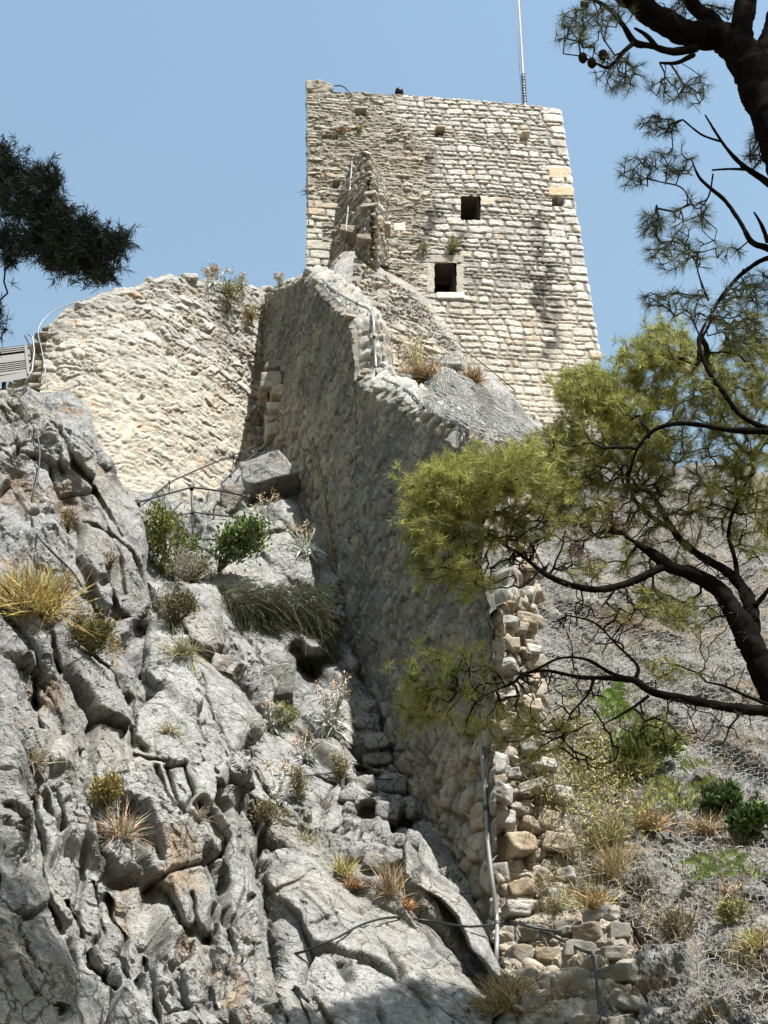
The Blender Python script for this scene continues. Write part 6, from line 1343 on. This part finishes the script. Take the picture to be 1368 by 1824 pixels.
    add(1020, 820, 50, 60, 9.1, 0.5, 70, r, t=.7); add(1080, 900, 90, 60, 9.3, 0.6, 80, r, t=.6); add(1200, 900, 90, 60, 9.6, 0.5, 60, r, t=.6); add(1150, 1080, 70, 36, 9.2, 0.4, 55, r, t=.65); add(1230, 1090, 50, 30, 9.2, 0.4, 30, r, t=.6)
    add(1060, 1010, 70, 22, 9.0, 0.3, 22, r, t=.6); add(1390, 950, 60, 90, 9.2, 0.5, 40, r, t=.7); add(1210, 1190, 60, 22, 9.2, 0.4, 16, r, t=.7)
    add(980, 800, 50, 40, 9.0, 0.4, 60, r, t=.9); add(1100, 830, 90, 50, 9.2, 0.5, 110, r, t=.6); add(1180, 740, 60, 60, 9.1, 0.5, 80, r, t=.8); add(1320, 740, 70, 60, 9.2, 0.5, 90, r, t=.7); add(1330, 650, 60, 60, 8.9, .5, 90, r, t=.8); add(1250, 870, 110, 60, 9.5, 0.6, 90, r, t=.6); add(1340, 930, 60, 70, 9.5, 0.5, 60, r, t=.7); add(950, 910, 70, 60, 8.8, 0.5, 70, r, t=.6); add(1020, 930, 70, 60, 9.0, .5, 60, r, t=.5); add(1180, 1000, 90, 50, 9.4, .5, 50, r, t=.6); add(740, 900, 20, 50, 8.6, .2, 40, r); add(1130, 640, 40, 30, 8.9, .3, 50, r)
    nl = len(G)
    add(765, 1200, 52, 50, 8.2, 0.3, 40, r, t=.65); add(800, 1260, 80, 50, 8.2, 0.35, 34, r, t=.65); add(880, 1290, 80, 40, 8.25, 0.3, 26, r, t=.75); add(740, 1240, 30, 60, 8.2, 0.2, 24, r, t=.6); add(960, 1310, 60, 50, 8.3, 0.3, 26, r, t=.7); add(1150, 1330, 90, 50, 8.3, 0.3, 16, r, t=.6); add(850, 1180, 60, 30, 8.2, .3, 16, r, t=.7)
    nleaf = sum(len(g_) for g_ in G)
    for a in ((870, 960, 110, 70, 8.8, .4, 90), (960, 960, 90, 80, 8.8, .4, 80), (1100, 880, 110, 90, 9.2, .5, 130), (1180, 870, 90, 110, 9.4, .5, 90), (1300, 950, 80, 110, 9.4, .5, 90), (880, 1220, 110, 40, 8.2, .3, 90), (1000, 1250, 90, 90, 8.25, .3, 80), (1060, 1120, 90, 50, 8.3, .3, 40), (1230, 1290, 110, 50, 8.3, .3, 50), (1290, 1150, 60, 90, 9, .4, 40), (900, 1020, 90, 30, 8.6, .3, 40), (1080, 1090, 90, 40, 8.8, .3, 30), (1050, 1330, 60, 50, 8.2, .3, 30)): G.append(blob(*a, r)); tone.append(np.zeros(len(G[-1])))
    Tg = np.concatenate(G); tn = np.concatenate(tone)
    o = empty('pine_tree', base, 'bright yellow green pine with crooked limbs reaching over the netted slope', 'pine tree')
    wb = Bag()
    for P, R in SK: bark(wb, P, R)
    for k, (P, R) in enumerate((main, second, low, bare)):                    # broken twig stubs
        for q in range(26):
            i = r.integers(2, len(P)-1); d = r.normal(size=3); d /= np.linalg.norm(d); segs(wb, P[i][None], (P[i]+d*(R[i]+r.uniform(.02, .10)))[None], 0.004, (0.08, 0.07, 0.06), 4)
    wb.build('trunk', 'bark', o)
    N, par, n0, tips = grow(SK, Tg, 3, 0.09, 0.30, 0.12); tb = Bag(); wood(tb, N, par, n0, 0.0040, 0.42); 
    ex = []                                                     # bare side twigs
    idx = r.integers(n0, len(N), 1500); d = r.normal(size=(1500, 3)); d /= np.linalg.norm(d, axis=1)[:, None]; segs(tb, N[idx], N[idx]+d*r.uniform(.04, .14, 1500)[:, None], 0.0022, (0.09, 0.075, 0.06), 3)
    tb.build('twig', 'bark', o)
    tips = [q_ for q_ in tips if q_[1] < nleaf]
    tp = np.array([N[t] for t, _ in tips]); td = tips_dir(N, par, tips); td = td/np.linalg.norm(td, axis=1)[:, None]+np.array([0, 0, 0.35]); tt = tn[[k for _, k in tips]]
    kk = np.array([k for _, k in tips]); low_ = kk >= sum(len(g_) for g_ in G[:nl])
    nb = Bag(); c = (0.37, 0.385, 0.065)
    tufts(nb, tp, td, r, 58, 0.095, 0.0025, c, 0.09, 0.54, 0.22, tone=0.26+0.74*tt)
    # second ring of tufts around each tip makes clumps
    for s in range(2):
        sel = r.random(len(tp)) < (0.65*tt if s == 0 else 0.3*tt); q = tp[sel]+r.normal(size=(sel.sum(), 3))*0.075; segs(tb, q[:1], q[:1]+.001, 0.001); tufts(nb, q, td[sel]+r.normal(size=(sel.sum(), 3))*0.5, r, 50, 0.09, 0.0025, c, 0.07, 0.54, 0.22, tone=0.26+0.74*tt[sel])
    nb.build('crown', 'leaf', o)
    rb = Bag(); q = blob(1095, 920, 26, 30, 9.0, 0.2, 26, r); q2 = blob(1035, 985, 20, 24, 9.0, .2, 16, r); q = np.concatenate([q, q2]); tufts(rb, q, r.normal(size=q.shape), r, 30, 0.07, 0.003, (0.22, 0.09, 0.035)); rb.build('dead_needles', 'leaf', o)
    cone(o, [U(1088., 765., 8.9), U(1030., 708., 8.8), U(1350., 610., 8.4)])
def cone(o, pts):
    for p in pts:
        V, T = ICO[3]; V = V*np.array([0.028, 0.028, 0.042]); a = np.arctan2(V[:, 1], V[:, 0]); V = V*(1+0.12*np.sin(a*8+V[:, 2]*200))[:, None]; b = Bag(); b.add(V+p, None, T, (0.03, 0.022, 0.016)); b.build('pine_cone', 'bark', o)
# ---- near pine, upper right: dark trunk against the sky, unseen shading canopy overhead
def pine_near():
    r = np.random.default_rng(77); base = np.array([3.6, 5.2, 0.0]); p0 = U(1420., 420., 5.7)
    T = cr([list(base)+[0.26], list(base*0.5+p0*0.5+np.array([0.15, 0, 0]))+[0.23], list(p0)+[0.16]])
    SK = [(T[:, :3], T[:, 3]),
      limb([(1440, 420, 5.7, 46), (1402, 300, 5.7, 44), (1374, 215, 5.7, 43), (1350, 150, 5.7, 43), (1322, 98, 5.7, 42), (1285, 66, 5.7, 32), (1240, 62, 5.7, 32), (1190, 45, 5.65, 30), (1140, 10, 5.6, 28), (1080, -50, 5.5, 24), (1000, -160, 5.3, 20), (940, -300, 5.0, 14)]),
      limb([(1318, 98, 5.7, 28), (1322, 40, 5.6, 24), (1330, -40, 5.5, 22), (1300, -200, 5.2, 22), (1240, -400, 4.8, 14)]),
      limb([(1290, 80, 5.7, 26), (1270, 40, 5.7, 20), (1235, 10, 5.7, 16), (1210, -40, 5.6, 14)]),
      limb([(1345, 150, 5.7, 30), (1368, 90, 5.75, 24), (1385, 20, 5.8, 20), (1420, -100, 5.8, 18), (1480, -400, 5.4, 12)]),
      limb([(1240, 85, 5.7, 10), (1200, 92, 5.65, 9), (1160, 82, 5.6, 8), (1130, 75, 5.6, 8), (1110, 45, 5.55, 6), (1080, 12, 5.5, 5), (1045, -5, 5.5, 4)]),
      limb([(1130, 75, 5.6, 6), (1108, 95, 5.55, 5), (1085, 120, 5.5, 4), (1060, 112, 5.5, 3), (1035, 100, 5.5, 2)]),
      limb([(1172, 85, 5.6, 6), (1150, 62, 5.6, 5), (1130, 50, 5.6, 3)]),
      limb([(1235, 98, 5.7, 7), (1205, 112, 5.65, 5), (1175, 112, 5.6, 3)]),
      limb([(1418, 372, 5.74, 16), (1400, 352, 5.8, 14), (1368, 325, 5.9, 8.8), (1330, 300, 5.9, 6.1), (1306, 278, 5.9, 4.8), (1284, 250, 5.9, 3.4), (1256, 205, 5.9, 2.0)]),
      limb([(1284, 252, 5.9, 2.7), (1250, 240, 5.9, 2.7), (1216, 213, 5.9, 2.0)]), limb([(1330, 302, 5.9, 3.4), (1300, 301, 5.9, 2.7), (1268, 303, 5.9, 2.0)]),
      limb([(1428, 470, 5.72, 16), (1405, 462, 5.8, 13), (1368, 442, 5.9, 8.2), (1340, 432, 5.9, 6.8), (1318, 395, 5.9, 5.4), (1292, 358, 5.9, 4.8), (1265, 335, 5.9, 4.1), (1245, 315, 5.9, 3.4), (1232, 285, 5.9, 2.0)]),
      limb([(1368, 430, 5.9, 6.1), (1356, 400, 5.9, 4.1), (1343, 378, 5.9, 2.0)]),
      limb([(1432, 505, 5.74, 14), (1405, 478, 5.9, 8.2), (1368, 460, 6.1, 6.1), (1325, 485, 6.1, 5.4), (1296, 515, 6.05, 4.8), (1275, 545, 6.0, 4.1), (1262, 580, 6.0, 4.1), (1247, 610, 6.0, 3.4), (1243, 640, 6.0, 3.4)]),
      limb([(1262, 535, 6.0, 2.7), (1248, 500, 6.0, 2.0), (1240, 470, 6.0, 1.6)]), limb([(1270, 310, 5.9, 2.0), (1262, 350, 5.9, 2.0), (1240, 372, 5.9, 1.6), (1215, 335, 5.9, 1.6), (1180, 325, 5.9, 1.6), (1150, 318, 5.9, 1.6)])]
    G = []; 
    def add(*a):
        a = list(a); a[6] = int(a[6]*(1.6 if a[4] > 5.85 else 1.15)); G.append(blob(*a, r, shell=0.2))
    add(1040, 50, 55, 50, 5.5, 0.2, 60); add(1100, 130, 48, 40, 5.5, 0.2, 46); add(1075, 20, 60, 25, 5.5, .2, 28); add(1195, 160, 40, 26, 5.6, 0.15, 26); add(1240, 160, 26, 34, 5.6, .15, 14); add(1190, 10, 40, 30, 5.7, .2, 20); add(1260, 20, 60, 20, 5.8, .2, 24); add(1350, 270, 26, 34, 6.1, .2, 20)
    add(1175, 225, 40, 24, 5.9, .15, 22); add(1135, 305, 34, 34, 5.9, .15, 20); add(1200, 290, 50, 34, 5.9, .2, 22); add(1160, 400, 22, 34, 5.9, .15, 22); add(1195, 450, 44, 34, 5.9, .2, 30); add(1230, 380, 44, 40, 5.9, .2, 20); add(1165, 535, 28, 16, 6.0, .15, 10); add(1230, 540, 50, 40, 6.0, .2, 24); add(1320, 560, 60, 60, 6.0, .25, 50); add(1270, 450, 50, 40, 6.0, .2, 14); add(1350, 520, 40, 40, 6.0, .2, 20)
    # unseen canopy above the frame, shaped to shade lower left rock, cypress and trunk
    n = 420; q = r.normal(size=(n, 3)); q /= np.linalg.norm(q, axis=1)[:, None]; q *= r.random(n)[:, None]**(1/3); C0 = q*np.array([1.6, 1.7, 1.0])+np.array([0.7, 3.0, 12.6]); cx, cy = proj(C0); C0 = C0[(cy < -60) | (cx > 1420)]; G.append(C0)
    q = r.normal(size=(170, 3)); q /= np.linalg.norm(q, axis=1)[:, None]; q *= r.random(170)[:, None]**(1/3); C1 = q*np.array([1.2, 1.1, 0.8])+np.array([3.6, 4.0, 13.2]); cx, cy = proj(C1); C1 = C1[(cy < -60) | (cx > 1420)]; G.append(C1); C0 = np.concatenate([C0, C1])
    Tg = np.concatenate(G); nin = len(Tg)-len(C0)
    o = empty('pine_tree', base, 'dark leaning pine trunk with sparse needle sprays against the sky, nearest tree', 'pine tree')
    wb = Bag()
    for P, R in SK: bark(wb, P, R, col=(0.012, 0.010, 0.009))
    wb.build('trunk', 'bark', o)
    N, par, n0, tips = grow(SK, Tg, 9, 0.07, 0.25, 0.35); tb = Bag(); wood(tb, N, par, n0, 0.0030, 0.33, (0.06, 0.05, 0.05), 0.03)
    idx = r.integers(n0, len(N), 700); d = r.normal(size=(700, 3)); d /= np.linalg.norm(d, axis=1)[:, None]; segs(tb, N[idx], N[idx]+d*r.uniform(.03, .08, 700)[:, None], 0.002, (0.06, 0.05, 0.05), 3); tb.build('twig', 'bark', o)
    tp = np.array([N[t] for t, _ in tips]); td = tips_dir(N, par, tips); vis = np.array([k < nin for _, k in tips]); nb = Bag()
    tufts(nb, tp[vis], td[vis], r, 26, 0.085, 0.0020, (0.10, 0.125, 0.05), 0.03, 0.40, 0.3)
    for s in range(5): q = tp[~vis]+r.normal(size=((~vis).sum(), 3))*0.16; tufts(nb, q, td[~vis], r, 16, 0.13, 0.012, (0.08, 0.12, 0.03), 0.08, 0.7)
    nb.build('crown', 'leaf', o); cone(o, [U(x, y, 5.5) for x, y in ((1038., 103.), (1054., 112.), (1074., 98.), (1041., 8.))])
# ---- dark cypress at the left edge
def cypress():
    r = np.random.default_rng(13); base = np.array([-4.3, 5.2, 0.0]); p0 = U(-420., 500., 5.2)
    T = cr([list(base)+[0.22], list(base*0.5+p0*0.5)+[0.18], list(p0)+[0.12], list(p0+np.array([0, 0, 2.2]))+[0.05]])
    SK = [(T[:, :3], T[:, 3]), limb([(-420, 560, 5.2, 20), (-250, 500, 5.1, 16), (-100, 440, 5.0, 12), (0, 425, 5.0, 9), (60, 430, 5.0, 7), (120, 450, 5.0, 6), (180, 450, 5.0, 4), (220, 435, 5.0, 2)]), limb([(60, 430, 5.0, 5), (75, 380, 5.0, 4), (90, 330, 5.0, 3)]), limb([(-250, 500, 5.1, 10), (-100, 380, 5.0, 8), (-30, 330, 5.0, 5), (10, 280, 5.0, 3)]), limb([(120, 450, 5.0, 4), (140, 410, 5.0, 3), (150, 390, 5, 2)]), limb([(150, 450, 5.0, 3), (165, 480, 5.0, 2), (165, 498, 5, 2)])]
    G = []
    def add(cx, cy, rx, ry, Y, dY, n): G.append(blob(cx, cy-6, rx*0.86, ry*0.82, Y, dY, int(n*0.72), r, shell=0.25))
    add(0, 300, 34, 46, 5.0, .18, 110); add(30, 350, 52, 60, 5.0, .25, 190); add(86, 320, 32, 34, 5.0, .18, 90); add(90, 400, 50, 50, 5.0, .2, 170); add(140, 410, 26, 38, 5.0, .18, 80); add(120, 460, 66, 40, 5.0, .22, 190); add(185, 440, 44, 32, 5.0, .18, 110); add(215, 432, 22, 20, 5, .1, 24); add(175, 485, 34, 22, 5.0, .15, 60); add(30, 440, 60, 34, 5.0, .2, 90); add(10, 470, 24, 22, 5.0, .12, 16); add(0, 585, 6, 40, 5.0, .1, 10); add(-80, 400, 70, 90, 5.0, .3, 120)
    for cx, cy, rx, ry, k in ((-230, 400, 110, 100, 130), (-400, 330, 130, 170, 170), (-400, 60, 110, 190, 170), (-420, 560, 120, 130, 120), (-390, -150, 80, 150, 110)): G.append(blob(cx, cy, rx, ry, 5.15, .5, k, r))
    Tg = np.concatenate(G); o = empty('cypress_tree', base, 'dark cypress branch with dense forked twigs against the sky at the left edge', 'cypress tree'); wb = Bag()
    for P, R in SK: bark(wb, P, R, col=(0.06, 0.045, 0.035))
    wb.build('trunk', 'bark', o); N, par, n0, tips = grow(SK, Tg, 5, 0.05, 0.3, 0.2); tb = Bag(); wood(tb, N, par, n0, 0.0028, 0.33, (0.04, 0.035, 0.028)); tb.build('twig', 'bark', o)
    tp = np.array([N[t] for t, _ in tips]); td = tips_dir(N, par, tips); nb = Bag(); tufts(nb, tp, td+np.array([0, 0, 0.0]), r, 30, 0.060, 0.0034, (0.016, 0.026, 0.012), 0.12, 0.45, 0.3); tufts(nb, tp+r.normal(size=tp.shape)*0.04, td, r, 16, 0.06, 0.0034, (0.022, 0.036, 0.016), 0.05, 0.5, 0.3); nb.build('crown', 'leaf', o)
pine_mid(); pine_near(); cypress()
